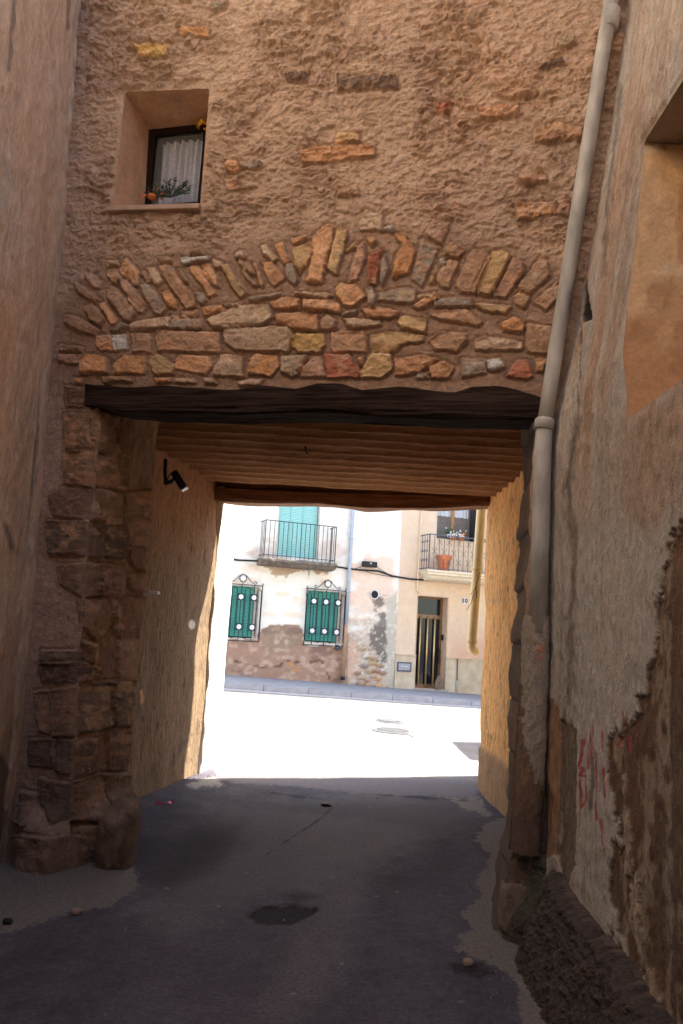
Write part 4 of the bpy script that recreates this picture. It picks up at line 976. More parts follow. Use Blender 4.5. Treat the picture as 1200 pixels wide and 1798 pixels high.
# ------------------------------------------------------------------ street-side neighbours at the mouth
m_white = pmat('white_render', (.78, .76, .72), .9, vscale=4, bumps=[(25, .01, (1, 1, 1), 5)])
lh = thing('white_house', 'sunlit white rendered house corner just outside the left of the passage', 'house', (-1.4, 10.4, 0))
ys = np.arange(9.90, 10.88, .02); zs = np.arange(-.1, 7.9, .04); Yw, Zw = np.meshgrid(ys, zs)
wbx = lambda y, z: -1.40+.05*(y-9.93)/.95+.02*fbm(y*2, z*1.2, 0, 3, 701)
Xw = wbx(Yw, Zw); Xw[:, 0] = -1.65
grid_obj('side_wall', np.stack([Xw, Yw, Zw], -1)[:, ::-1], None, m_white, lh, None, (-1.4, 10.4, 0))
MB().box(-8, -.03, -.46, .44, -.1, 7.9).build('masonry', m_white, lh); MB().box(-8.2, .2, -.4, .75, 7.9, 8.05).build('roof', m_tile, lh)
rh = thing('ochre_house', 'ochre house corner outside the right of the passage mouth', 'house', (1.93, 10.3, 0))
MB().box(0, 8, -.4, .56, -.1, 8.4).build('wall', pmat('ochre_render', ca(232, 190, 130, .9), .9, bumps=[(25, .008, (1, 1, 1), 5)]), rh)  # unseen front corner set forward to place the shadow edge on the street
MB().box(-.02, 8.2, -.4, .60, 8.4, 8.55).build('roof', m_tile, rh)
m_cream = pmat('cream_pipe', ca(236, 200, 140, .9), .55, 0, .1, 6)
dp = thing('cream_drainpipe', 'cream drainpipe with elbow at the right edge of the passage mouth', 'pipe', at(830, 1145, 10.3)); o_ = at(830, 1145, 10.3)
b0, b1, b2_ = at(848, 860, 10.3), at(829, 1128, 10.3), at(840, 1150, 10.45)
b0 = b0+(b0-b1)*.8
pts = [b0, b0+(b1-b0)*.3, b0+(b1-b0)*.7, b1, b1+np.array([.0, .01, -.04]), b1+np.array([.02, .05, -.08]), b1+np.array([.06, .10, -.11])]
MB().tube([p-o_ for p in pts], .056, 16).build('pipe_run', m_cream, dp, True)
for py_ in (1001, 1127):
    k = (py_-860)/(1128-860); b00 = at(848, 860, 10.3); c_ = b00+(b1-b00)*k
    MB().tube([c_-o_+np.array([0, 0, -.012]), c_-o_+np.array([0, 0, .012])], .068, 16).build('clip', m_cream, dp, True)
kw = MB()
for ln in ([(843, 1005), (836, 1030), (838, 1050)], [(832, 1042), (828, 1058), (819, 1072)], [(838, 1030), (826, 1045)]):
    kw.tube([at(a, b, 10.22) for a, b in ln], .004, 4)
top(kw.build('loose_wire', pmat('wire', (.05, .04, .035), .7)), label='loose thin wires curling beside the cream drainpipe', cat='wire')

# ------------------------------------------------------------------ far pavement and kerb
def strip(name, q0, q1, r0, r1, zoff, thick, mat, parent=None, n=60):
    rs_ = np.linspace(r0, r1, n); V = []
    for r_ in rs_:
        z = float(zH(r_))+zoff
        for q, zz_ in ((q0, z), (q1, z), (q1, z-thick), (q0, z-thick)):
            p = HA+dH*r_+iH*q; V.append((p[0], p[1], zz_))
    Fs = [(i*4+k, i*4+(k+1) % 4, i*4+4+(k+1) % 4, i*4+4+k) for i in range(n-1) for k in range(4)]+[(3, 2, 1, 0), tuple((n-1)*4+k for k in range(4))]
    return MB().add(V, Fs).build(name, mat, parent)
m_pave, N_, L_, B_ = nmat('pavement_tiles')
tcn = N_.new('ShaderNodeTexCoord'); mpn = N_.new('ShaderNodeMapping'); mpn.inputs['Rotation'].default_value = (0, 0, -YH); br = N_.new('ShaderNodeTexBrick')
br.offset = 0; br.inputs['Scale'].default_value = 1; br.inputs['Brick Width'].default_value = .2; br.inputs['Row Height'].default_value = .2; br.inputs['Mortar Size'].default_value = .014
br.inputs['Color1'].default_value = (.27, .27, .28, 1); br.inputs['Color2'].default_value = (.33, .33, .34, 1); br.inputs['Mortar'].default_value = (.15, .15, .155, 1)
L_.new(tcn.outputs['Object'], mpn.inputs[0]); L_.new(mpn.outputs[0], br.inputs[0]); L_.new(br.outputs[0], B_.inputs['Base Color']); B_.inputs['Roughness'].default_value = .9
props(strip('pavement', KQ+.18, .05, -14, 26, 0, .3, m_pave), kind='structure')
kb = thing('tmp', 'x', 'x'); bpy.data.objects.remove(kb)
m_kerb = pmat('kerb_stone', (.30, .30, .315), .9, 0, .12, 5, [(60, .003, (1, 1, 1), 4)])
kroot = bpy.data.objects.new('kerb', None); COL.objects.link(kroot); kroot.location = tuple(HA+iH*KQ); kroot['kind'] = 'structure'; kroot.rotation_euler = (0, 0, YH)
k = MB(); r_ = -14.0
while r_ < 24:
    z = float(zH(r_+.5)); jit = random.uniform(-.004, .004)
    V = [(r_+.008, 0, z-.16), (r_+.992, 0, z-.16), (r_+.992, .17, z-.16), (r_+.008, .17, z-.16), (r_+.008, .03, z+jit), (r_+.992, .03, z+jit), (r_+.992, .175, z+jit), (r_+.008, .175, z+jit)]
    k.add(V, [(3, 2, 1, 0), (4, 5, 6, 7), (0, 1, 5, 4), (1, 2, 6, 5), (2, 3, 7, 6), (3, 0, 4, 7)]); r_ += 1.0
k.build('kerb_stones', m_kerb, kroot)
props(strip('gutter', KQ-.35, KQ, -14, 24, -.118, .1, pmat('gutter_concrete', (.42, .41, .40), .9)), kind='structure')

# ------------------------------------------------------------------ houses across the street
HRt = YH
def hwall(name, s0, s1, z0, z1, step, holes, cf, mat, parent, origin, d=0.0):
    s_ = list(np.arange(s0, s1, step))+[s1]; z_ = list(np.arange(z0, z1, step))+[z1]
    for (a, b, c, e) in holes: s_ += [a, b]; z_ += [c, e]
    s_ = np.unique(np.round(s_, 4)); z_ = np.unique(np.round(z_, 4))
    s_ = s_[np.concatenate([[True], np.diff(s_) > 1e-3])]; z_ = z_[np.concatenate([[True], np.diff(z_) > 1e-3])]
    A, B = np.meshgrid(s_, z_); Pq = HA+dH*A[..., None]+np.array([0, 0, 1])*B[..., None]+iH*d
    a, b = project(Pq); Hq, Cq = cf(A, B, a, b)
    ed = np.full(A.shape, 1e9)
    idx = np.arange(A.size).reshape(A.shape)
    for (p, q, r, t_) in holes:
        e_ = np.hypot(np.maximum(0, np.maximum(p-A, A-q)), np.maximum(0, np.maximum(r-B, B-t_))); ed = np.minimum(ed, e_)
    Hq = Hq*sm(ed, 0, .04); Pq = Pq-iH*Hq[..., None]
    o = grid_obj(name, Pq, Cq, mat, parent, None, origin, HRt)
    bm = bmesh.new(); bm.from_mesh(o.data); dead = []
    c_, s__ = math.cos(HRt), math.sin(HRt)
    so_ = float((np.array(origin)-HA)@dH); zo = origin[2]
    for f_ in bm.faces:
        m_ = f_.calc_center_median(); A_, B__ = m_.x+so_, m_.z+zo
        if any(p < A_ < q and r < B__ < t_ for p, q, r, t_ in holes): dead.append(f_)
    bmesh.ops.delete(bm, geom=dead, context='FACES'); bm.to_mesh(o.data); bm.free(); return o
sB = H2(697, 1100)[0]                      # boundary between the two houses
def rectH(x0_, y0_, x1_, y1_, x2_, y2_, x3_, y3_, dep=0):
    q = [H2(a, b, dep) for a, b in ((x0_, y0_), (x1_, y1_), (x2_, y2_), (x3_, y3_))]
    return ((q[0][0]+q[3][0])/2, (q[1][0]+q[2][0])/2, (q[2][1]+q[3][1])/2, (q[0][1]+q[1][1])/2)
W2 = rectH(541, 1036, 601, 1041, 598, 1130, 536, 1126)
W1 = rectH(400, 1028, 454, 1031, 451, 1121, 396, 1119); wW = W2[1]-W2[0]; W1 = (W1[1]-wW, W1[1], W1[2], W1[3])
BD = rectH(491, 870, 563, 870, 556, 980, 487, 976); BD = (BD[0], BD[1], BD[2], BD[2]+2.45)
DR = rectH(735, 1047, 788, 1049, 780, 1212, 727, 1207)
UW = rectH(769, 870, 838, 873, 834, 945, 768, 940); UW = (UW[0], UW[1]-.04, UW[2]-.1, UW[2]+1.75)
K_H = 1.08
lth = thing('stained_townhouse', 'white plastered townhouse across the street with green blinds and crumbling base', 'house', Hw(-1, 0), HRt)
LO = tuple(Hw(-1, 0))
def lcf(A, B, a, b):
    n = fbm(a/26, b/12, 0, 5, 801); n2 = fbm(a/9, b/7, 0, 4, 803); n3 = fbm(a/40, b/25, 0, 3, 805)
    C = np.ones(A.shape+(3,))*ca(250, 238, 228, K_H)
    C = mixc(C, ca(250, 214, 180, K_H), sm(n+n2*.3, .0, .5)*sm(b, 980, 1000)*.8)
    # stains around the balcony
    st_ = sm(-np.hypot((a-470)/52, (b-975)/30)+n*.8, -1, -.2); C = mixc(C, ca(206, 160, 132, K_H), st_*.6)
    st_ = sm(-np.hypot((a-580)/30, (b-970)/34)+n*.8, -1, -.2); C = mixc(C, ca(216, 172, 150, K_H), st_*.5)
    pl = polysd(a, b, [(462, 990), (520, 990), (590, 996), (575, 1010), (535, 1004), (500, 1012), (480, 1010)])+n2*8; C = mixc(C, ca(186, 148, 110, K_H), sm(pl, -1, 1)*.9)
    C = mixc(C, ca(240, 196, 150, K_H), sm(-np.hypot((a-440)/60, (b-1000)/14)+n, -1.2, 0)*.5)
    low = polysd(a, b, [(300, 1130), (452, 1122), (456, 1104), (474, 1096), (520, 1096), (534, 1104), (535, 1130), (602, 1136), (606, 1110), (640, 1130), (660, 1180), (640, 1300), (300, 1300)])+n*9
    ml = sm(low, -1, 1.5); base = ca(184, 136, 108, K_H); C = mixc(C, base, ml)
    C = mixc(C, ca(168, 134, 106, K_H), sm(polysd(a, b, [(462, 1102), (525, 1100), (528, 1132), (490, 1150), (460, 1140)])+n2*4, -1, 2))
    C = mixc(C, ca(214, 176, 150, K_H), ml*sm(n2+n*.5, .0, .6)*.6); C = mixc(C, ca(132, 102, 92, K_H), ml*sm(-n3-n*.4, .1, .4)*.6)
    for cx_, cy_, rx, ry in ((509, 1165, 8, 5), (522, 1176, 9, 4)): C = mixc(C, ca(206, 140, 70, K_H), sm(-np.hypot((a-cx_)/rx, (b-cy_)/ry)+n2*.4, -1.1, -.8))
    # strip right of the blue-grey pipe
    rs_ = sm(a, 611, 613)
    C = mixc(C, ca(246, 206, 178, K_H), rs_*sm(polysd(a, b, [(612, 985), (700, 975), (700, 1080), (612, 1100)])+n*25, -5, 12)*.85)
    C = mixc(C, ca(214, 186, 164, K_H), rs_*sm(b+n*40, 1075, 1110)*.9)
    C = mixc(C, ca(226, 176, 144, K_H), rs_*sm(polysd(a, b, [(612, 1130), (632, 1130), (628, 1190), (608, 1190)])+n2*3, -1, 1)*.8)
    blk = polysd(a, b, [(664, 1046), (674, 1050), (676, 1080), (686, 1110), (682, 1160), (660, 1158), (648, 1120), (662, 1090), (655, 1075)])+n2*16+n*8
    C = mixc(C, ca(92, 84, 80, K_H), rs_*sm(blk, -5, 6)*.8)
    C = mixc(C, ca(206, 192, 172, K_H), sm(polysd(a, b, [(678, 1060), (700, 1030), (697, 1210), (676, 1210), (680, 1130)])+n*5, -2, 2)*.9)
    C = mixc(C, ca(236, 228, 218, K_H), rs_*sm(fbm(a/6, b/6, 0, 3, 809), .3, .45)*sm(b, 1060, 1080)*.6)
    crack = linesd(a, b, [(396, 1158), (430, 1165), (460, 1172), (492, 1170), (500, 1160), (540, 1166), (565, 1158), (572, 1175), (580, 1192)])+n2*4; C = mixc(C, ca(104, 70, 56, K_H), sm(-crack, -1.8, -.2)*.75)
    crack = linesd(a, b, [(543, 1000), (541, 1020), (538, 1045)])+n2*2; C = mixc(C, ca(130, 104, 90, K_H), sm(-crack, -1.2, -.2)*.8)
    C = C*(1+.08*n2+.04*n)[..., None]
    # exposed rubble at the foot
    H = .02*n3+.012*n2*ml-.02*ml
    rub = [('t', (636, 1138), 7), ('w', (645, 1152), 6), ('t', (656, 1154), 8), ('y', (655, 1165), 6), ('t', (650, 1178), 7), ('p', (662, 1178), 6), ('b', (668, 1170), 5), ('t', (634, 1190), 6), ('p', (645, 1195), 5), ('o', (664, 1193), 5), ('b', (672, 1182), 5), ('t', (655, 1188), 5), ('g', (640, 1170), 6), ('b', (628, 1182), 5)]
    rr_ = random.Random(5)
    for q, (c_, (cx_, cy_), r0_) in enumerate(rub):
        d_ = 1-np.hypot((a-cx_)/(r0_*1.25), (b-cy_)/(r0_*.72))+.35*n2; m_ = sm(d_, -.1, .15); C = mixc(C, ca(*PAL[c_], .95)*1.0, m_); H = H+.05*sm(d_, -.1, .6)
        ring = np.exp(-((d_+.15)/.12)**2); C = C*(1-.35*ring)[..., None]
    return H, C
m_house = vmat('townhouse_plaster', [(18, .02, (1, 1, 1), 6)], .06, 5)
hwall('wall', -7, sB, -.3, 7.6, .035, [W1, W2, BD], lcf, m_house, lth, LO)
m_int = pmat('dark_interior', (.02, .02, .022), .9)
def L(s): return s+1.0                         # local x of the left house
MB().box(L(-7), L(sB)-.01, .32, 7, -.3, 7.6).build('masonry', m_core, lth)
MB().box(L(-7.1), L(sB)-.02, -.35, 7.2, 7.6, 7.75).build('roof', m_tile, lth)
m_green, N_, L_, B_ = nmat('green_blind'); tcn = N_.new('ShaderNodeTexCoord'); wv = N_.new('ShaderNodeTexWave'); wv.wave_type = 'BANDS'; wv.bands_direction = 'Z'
wv.inputs['Scale'].default_value = 9; wv.inputs['Distortion'].default_value = .3; cr = N_.new('ShaderNodeValToRGB'); cr.color_ramp.elements[0].color = (.03, .24, .19, 1); cr.color_ramp.elements[1].color = (.10, .44, .36, 1)
L_.new(tcn.outputs['Object'], wv.inputs[0]); L_.new(wv.outputs['Color'], cr.inputs[0]); L_.new(cr.outputs[0], B_.inputs['Base Color']); B_.inputs['Roughness'].default_value = .6
m_aqua, N_, L_, B_ = nmat('aqua_blind'); tcn = N_.new('ShaderNodeTexCoord'); wv = N_.new('ShaderNodeTexWave'); wv.bands_direction = 'Z'; wv.inputs['Scale'].default_value = 9
cr = N_.new('ShaderNodeValToRGB'); cr.color_ramp.elements[0].color = (.22, .50, .47, 1); cr.color_ramp.elements[1].color = (.36, .66, .60, 1)
L_.new(tcn.outputs['Object'], wv.inputs[0]); L_.new(wv.outputs['Color'], cr.inputs[0]); L_.new(cr.outputs[0], B_.inputs['Base Color']); B_.inputs['Roughness'].default_value = .6
m_iron = pmat('black_iron', (.02, .022, .026), .5, .4); m_disc = pmat('white_rosette', (.75, .75, .74), .5)
m_reveal = pmat('window_reveal_paint', ca(214, 196, 184, K_H), .9)
def reveal(parent, a, b, c, d, dep, name='window_surround', mat=None, L=L):
    r = MB(); r.box(L(a)-.03, L(a), -.004, dep, c-.03, d+.03).box(L(b), L(b)+.03, -.004, dep, c-.03, d+.03).box(L(a), L(b), -.003, dep, d, d+.03).box(L(a), L(b), -.003, dep, c-.03, c)
    return r.build(name, mat or m_reveal, parent)
def blind(name, a, b, c, d, dep, mat, parent, L=L):
    """slatted roller blind: real shallow corrugation"""
    n = int((d-c)/.045); V = []; k = 0
    for i in range(n*4+1):
        z = c+(d-c)*i/(n*4); y = dep-.008*abs(math.sin(PI*i/4)); V += [(L(a)+.015, y, z), (L(b)-.015, y, z)]
    Fb = [(2*i, 2*i+1, 2*i+3, 2*i+2) for i in range(n*4)]
    return MB().add(V, Fb).build(name, mat, parent)
for W_ in (W1, W2):
    rv = reveal(lth, *W_, .16); wv_ = blind('roller_blind', W_[0], W_[1]-.07, W_[2]+.03, W_[3], .12, m_green, lth)
    MB().box(L(W_[1])-.09, L(W_[1])-.002, .09, .15, W_[2], W_[3]).build('window_frame', m_reveal, wv_)
    MB().box(L(W_[0]), L(W_[1]), .2, .22, W_[2], W_[3]).build('window_back', m_int, wv_)
rv = reveal(lth, *BD, .2); bb = blind('door_blind', BD[0], BD[1], BD[2], BD[3], .10, m_aqua, lth)
MB().box(L(BD[0]), L(BD[1]), .22, .24, BD[2], BD[3]).build('door_back', m_int, bb)
MB().box(L(BD[0])+.31*(BD[1]-BD[0]), L(BD[0])+.31*(BD[1]-BD[0])+.012, .075, .093, BD[2], BD[3]).box(L(BD[0])+.62*(BD[1]-BD[0]), L(BD[0])+.62*(BD[1]-BD[0])+.012, .075, .093, BD[2], BD[3]).build('blind_cord', m_aqua, bb)
def circ(cx_, cz_, r_, y, n=16): return [(cx_+r_*math.cos(2*PI*k/n), y, cz_+r_*math.sin(2*PI*k/n)) for k in range(n)]
def scroll(cx_, cz_, r_, y, a0_, turns, sgn=1, n=14): return [(cx_+sgn*r_*(1-.7*k/n)*math.cos(a0_+turns*2*PI*k/n), y, cz_+r_*(1-.7*k/n)*math.sin(a0_+turns*2*PI*k/n)) for k in range(n+1)]
def grille(W_, parent):
    a, b, c, d = L(W_[0])-.06, L(W_[1])+.06, W_[2]-.08, W_[3]+.04; y = -.10; g = MB(); w_ = b-a; h_ = d-c; rb_ = .012
    for p, q in (((a, c), (b, c)), ((a, d), (b, d)), ((a, c), (a, d)), ((b, c), (b, d))): g.tube([(p[0], y, p[1]), (q[0], y, q[1])], .015, 4)
    for xx in (a, b):
        for zz_ in (c, d): g.tube([(xx, y, zz_), (xx, .02, zz_)], .012, 4)
        g.tube(scroll(xx, d+.04, .03, y, -PI/2, 1.0), .008, 4)
    cols = [a+w_*(.5+k_*.31) for k_ in (-1, 0, 1)]; zr = (c+h_*.25, c+h_*.78); ro = w_*.075
    for cx_ in cols:
        for zz_ in zr:
            g.tube(circ(cx_, zz_, ro, y), .012, 5, closed=True)
            for s_ in (-1, 1): g.tube([(cx_-ro*1.15, y, zz_+s_*ro), (cx_+ro*1.15, y, zz_+s_*ro)], .009, 4)
        g.tube([(cx_, y, c), (cx_, y, zr[0]-ro)], rb_, 4); g.tube([(cx_, y, zr[1]+ro), (cx_, y, d)], rb_, 4)
        for o2 in (-ro, 0, ro): g.tube([(cx_+o2, y, zr[0]+ro*(1 if o2 == 0 else -1)), (cx_+o2, y, zr[1]-ro*(1 if o2 == 0 else -1))], rb_*.9, 4)
    for cx_ in [(cols[0]+cols[1])/2, (cols[1]+cols[2])/2]:
        hw = w_*.055; top_ = d-h_*.05; bot = c+h_*.05
        pts = [(cx_-hw, y, bot+hw)]+[(cx_-hw*math.cos(PI*k_/8), y, top_-hw+hw*math.sin(PI*k_/8)) for k_ in range(9)]+[(cx_+hw*math.cos(PI*k_/8), y, bot+hw-hw*math.sin(PI*k_/8)) for k_ in range(9)]
        g.tube(pts[1:], rb_, 4, closed=True)
    for sx_, xx in ((1, a), (-1, b)):
        hw = w_*.05; pts = [(xx+sx_*.02, y, c+.1), (xx+sx_*.02, y, d-.16)]+[(xx+sx_*(.02+hw-hw*math.cos(PI*k_/6)), y, d-.16+hw*math.sin(PI*k_/6)) for k_ in range(1, 7)]+[(xx+sx_*(.02+2*hw), y, c+.14)]
        g.tube(pts, rb_*.9, 4)
    # crest
    cx_ = a+w_*.52; rc = w_*.085; zt_ = d+.16
    g.tube(circ(cx_, zt_, rc, y), .011, 5, closed=True); g.tube([(cx_, y, d), (cx_, y, zt_-rc)], .009, 4)
    for s_ in (-1, 1):
        e_ = cx_+s_*w_*.31
        g.tube([(cx_, y, zt_+rc+.012), (cx_+s_*rc*.9, y, zt_+rc*.75), (cx_+s_*w_*.2, y, d+.09), (e_-s_*.03, y, d+.035)]+[(e_-s_*.01+s_*.035*math.sin(t_), y, d+.065-.035*math.cos(t_)) for t_ in np.linspace(.0, 4.2, 9)], .010, 5)
    go = g.build('window_grille', m_iron, parent)
    for q_ in [(cx2, zz_) for cx2 in cols for zz_ in zr]+[(cx_, zt_)]:
        r_ = ro*.72 if q_[1] != zt_ else rc*.65
        ang_ = [(q_[0]+r_*(1+.12*math.cos(8*t_))*math.cos(t_), q_[1]+r_*(1+.12*math.cos(8*t_))*math.sin(t_)) for t_ in np.linspace(0, 2*PI, 33)[:-1]]
        MB().prism(ang_, y-.014, y+.01, 'y').build('rosette', m_disc, go)
for W_ in (W1, W2): grille(W_, lth)
# balcony of the left house
bs0, bz0 = H2(463, 976, -.55); bs1, _ = H2(590, 990, -.55); bzt = H2(466, 912, -.55)[1]
bz0 = (bz0+H2(588, 988, -.55)[1])/2
sb = MB(); V = []; n = 40
prof = [(0, -.02), (-.52, -.02), (-.55, -.05), (-.55, -.10), (-.46, -.15), (-.40, -.19), (0, -.21)]
for i in range(n+1):
    xx = L(bs0)-.02+(bs1-bs0+.06)*i/n; e_ = .05*(1 if i in (0, n) else 0)
    for (yy, zz_) in prof: V.append((xx, yy*(1-.1*e_)+.012*vn(np.array(i*.9), np.array(zz_*9), np.array(0.), 3), bz0+zz_+.01*float(vn(np.array(i*.7), np.array(yy*4), np.array(1.), 5))))
m_ = len(prof)
Fb = [(i*m_+k_, i*m_+k_+1, (i+1)*m_+k_+1, (i+1)*m_+k_) for i in range(n) for k_ in range(m_-1)]+[tuple(range(m_)), tuple(n*m_+k_ for k_ in range(m_))[::-1]]
m_slab = pmat('weathered_slab', ca(120, 104, 92, 1.0), .95, 0, .35, 7, [(20, .02, (1, 1, 1), 6)])
balc = sb.add(V, Fb).build('balcony', m_slab, lth)
rl = MB(); y = -.50; xa, xb = L(bs0)+.02, L(bs1)-.02
for zz_, r_ in ((bzt, .013), (bz0+.05, .010)):
    rl.tube([(xa, 0, zz_), (xa, y, zz_), (xb, y, zz_), (xb, 0, zz_)], r_, 4)
for i in range(17):
    xx = xa+(xb-xa)*i/16; rl.tube([(xx, y, bz0-.02), (xx, y, bzt)], .014 if i in (0, 16) else .0085, 4)
for xx in (xa, xb):
    for yy in (-.36, -.22, -.1): rl.tube([(xx, yy, bz0), (xx, yy, bzt)], .0085, 4)
rl.build('railing', m_iron, balc)
# right house
rth = thing('apricot_townhouse', 'apricot rendered townhouse across the street with glazed door between golden bars', 'house', Hw(sB, 0), HRt)
R_O = tuple(Hw(sB, 0))
def Lr(s): return s-sB
zpl = H2(694, 1150, -.03)[1]
def rcf(A, B, a, b):
    n = fbm(a/30, b/20, 0, 4, 821); n2 = fbm(a/8, b/8, 0, 3, 823); C = np.ones(A.shape+(3,))*ca(240, 204, 170, K_H)
    C = mixc(C, ca(244, 200, 140, K_H), sm(-np.abs(b-1060)/60+n*.4, -1, 0)*sm(b, 1010, 1030)*.4)
    C = mixc(C, ca(236, 176, 134, K_H), sm(b, 1080, 1150)*sm(a, 780, 800)*.7); return .004*n, C*(1+.05*n+.03*n2)[..., None]
hwall('wall', sB, sB+9, -.4, 7.9, .06, [DR, UW], rcf, m_house, rth, R_O)
MB().box(.01, 8.9, .42, 7, -.3, 7.9).build('masonry', m_core, rth); MB().box(-.0, 9.1, -.35, 7.2, 7.9, 8.05).build('roof', m_tile, rth)
m_pl = pmat('cream_plinth', ca(226, 206, 172, K_H), .85, 0, .14, 3, col2=ca(206, 172, 134, K_H))
zb = -.2
pl_ = MB().box(.0, Lr(DR[0])+.0, -.035, 0, zb, zpl).box(Lr(DR[1])+.0, 9, -.035, 0, zb, zpl-.03); plo = pl_.build('plinth', m_pl, rth)
MB().box(-.004, Lr(DR[0])+.0, -.055, .001, zpl, zpl+.03).box(Lr(DR[1]), 9, -.055, .001, zpl-.03, zpl).build('plinth_cap', m_pl, plo)
reveal(rth, DR[0], DR[1], DR[2], DR[3], .40, 'door_surround', pmat('apricot_reveal', ca(222, 178, 140, K_H), .9), Lr)
m_bronze = pmat('bronze_frame', (.22, .13, .07), .45, .5); m_gold2 = pmat('golden_bar', (.75, .55, .25), .35, .7); m_dglass = pmat('dark_glass', (.012, .014, .018), .06, 0, .05, spec=.35)
a, b, c, d = Lr(DR[0]), Lr(DR[1]), DR[2], DR[3]; y = .30; ztr = c+(d-c)*.78
dpl = Lr(H2(727, 1207, .3)[0])-.0; dw = MB(); t = .07
zD = float(zH(DR[0]))
dw.box(a, a+t, y, y+.06, c, d).box(b-t, b, y, y+.06, c, d).box(a+t, b-t, y+.001, y+.059, d-.05, d).box(a+t, b-t, y+.001, y+.059, ztr-.05, ztr+.06).box(a+t, b-t, y+.001, y+.059, c, zD+.14)
door = dw.build('street_door', m_bronze, rth)
MB().box(a+t, b-t, y+.03, y+.04, zD+.14, ztr-.05).box(a+t, b-t, y+.03, y+.04, ztr+.06, d-.05).build('glass_pane', m_dglass, door)
for k_ in (.26, .5, .74):
    xx = a+(b-a)*k_; MB().tube([(xx, y-.03, zD+.10), (xx, y-.03, ztr+.01)], .024, 10).build('golden_bar', m_gold2, door, True)
hx = b-t*.9; hz = zD+.95; MB().tube([(hx-.02, y+.01, hz+.16), (hx-.02, y-.06, hz+.16), (hx-.02, y-.06, hz-.22), (hx-.02, y+.01, hz-.22)], .016, 8).box(hx-.045, hx+.0, y-.02, y+.0, hz+.10, hz+.22).build('handle', m_iron, door)
MB().box(b-.035, b-.012, y-.14, y-.06, hz+.42, hz+.58).build('intercom', m_iron, rth)
MB().box(a-.05, b+.08, -.04, .42, zD-.15, zD+.03).build('doorstep', pmat('step_stone', (.4, .37, .33), .85), rth)
# upper window with half curtain
reveal(rth, UW[0], UW[1], UW[2], UW[3], .25, 'window_surround', m_reveal, Lr)
a, b, c, d = Lr(UW[0]), Lr(UW[1]), UW[2], UW[3]; y = .2; uw = MB(); t = .05
uw.box(a, a+t, y, y+.05, c, d).box(b-t, b, y, y+.05, c, d).box((a+b)/2-.05, (a+b)/2+.05, y-.005, y+.045, c, d-t).box(a+t, b-t, y+.001, y+.049, d-t, d).box(a+t, b-t, y+.001, y+.049, c, c+t)
uwo = uw.build('window', pmat('varnished_wood', (.36, .19, .06), .45), rth); MB().box(a+t, b-t, y+.02, y+.025, c+t, d-t).build('glass_pane', m_glass, uwo)
MB().box(a, b, y+.5, y+.52, c, d).build('room_back', m_int, uwo)
zc_ = H2(800, 908, .3)[1]; V = []; nx = 90
for j in range(8):
    for i in range(nx): u = i/(nx-1); v = j/7; V.append((a+.06+u*(b-a-.12), y+.08+.02*math.sin(u*60), zc_+(d-zc_)*v-.02*abs(math.sin(u*40))*(1 if j == 0 else 0)))
MB().add(V, [(j*nx+i, j*nx+i+1, (j+1)*nx+i+1, (j+1)*nx+i) for j in range(7) for i in range(nx-1)]).build('half_curtain', pmat('curtain', (.6, .64, .66), .9), uwo, True)
MB().box(b-.06, b-.0, -.28, .19, c, d).build('shutter_leaf', pmat('dark_shutter', (.03, .028, .028), .6), uwo)
# right balcony
q0 = H2(753, 1000, -.6); q1 = H2(750, 940, -.6); rs0 = q0[0]; rz0 = (q0[1]+H2(833, 1003, -.6)[1])/2-.03; rzt = (q1[1]+H2(835, 943, -.6)[1])/2; rs1 = rs0+1.95
bx0, bx1 = Lr(rs0)-.06, Lr(rs1)+.06; m_mould = pmat('cream_moulding', ca(236, 214, 180, K_H), .85)
mo = MB(); pr_ = [(0, -.0), (-.66, -.0), (-.66, -.05), (-.62, -.07), (-.62, -.12), (-.55, -.15), (-.5, -.22), (-.42, -.26), (0, -.28)]
rings = [(bx0, 1.0), (bx1, 1.0)]; V = []
for xx, k_ in rings:
    for (yy, zz_) in pr_:
        ins_ = (.66+yy)*.75 if yy < 0 else .2
        xq = xx+(ins_ if xx == bx0 else -ins_) if zz_ < -.04 else xx
        V.append((xq, yy, rz0+zz_))
m_ = len(pr_); mo.add(V, [(k_, k_+1, m_+k_+1, m_+k_) for k_ in range(m_-1)]+[tuple(range(m_)), tuple(range(2*m_-1, m_-1, -1)), (0, m_, 2*m_-1, m_-1)])
bal2 = mo.build('balcony', m_mould, rth)
m_rail = pmat('grey_iron', (.10, .11, .13), .5, .3)
rl = MB(); y = -.60; xa, xb = bx0+.06, bx1-.06; z0_, z1_ = rz0+.05, rzt
for zz_, r_ in ((z1_, .018), (z0_, .012)): rl.tube([(xa, 0, zz_), (xa, y, zz_), (xb, y, zz_), (xb, 0, zz_)], r_, 4)
nb_ = 13
for i in range(nb_+1):
    xx = xa+(xb-xa)*i/nb_; rl.tube([(xx, y, rz0), (xx, y, z1_)], .020 if i in (0, nb_) else .0095, 5)
    if 0 < i < nb_:
        zz_ = z0_+(z1_-z0_)*(.80 if i % 2 == 0 else .50)
        for zq in ([zz_] if i % 2 else [zz_, z0_+(z1_-z0_)*.22]):
            for s_ in (-1, 1):
                for f_ in (-1, 1):
                    rl.tube([(xx, y-.01, zq), (xx+s_*.03, y-.01, zq+f_*.03), (xx+s_*.055, y-.01, zq+f_*.055), (xx+s_*.06, y-.01, zq+f_*.085), (xx+s_*.035, y-.01, zq+f_*.085)], .0065, 4)
for yy in (-.15, -.3, -.45):
    rl.tube([(xa, yy, rz0), (xa, yy, z1_)], .0095, 5)
    for zq in (.25, .52, .8): rl.tube(circ(xa, z0_+(z1_-z0_)*zq, .03, yy, 8), .008, 4, closed=True)
rl.build('railing', m_rail, bal2)
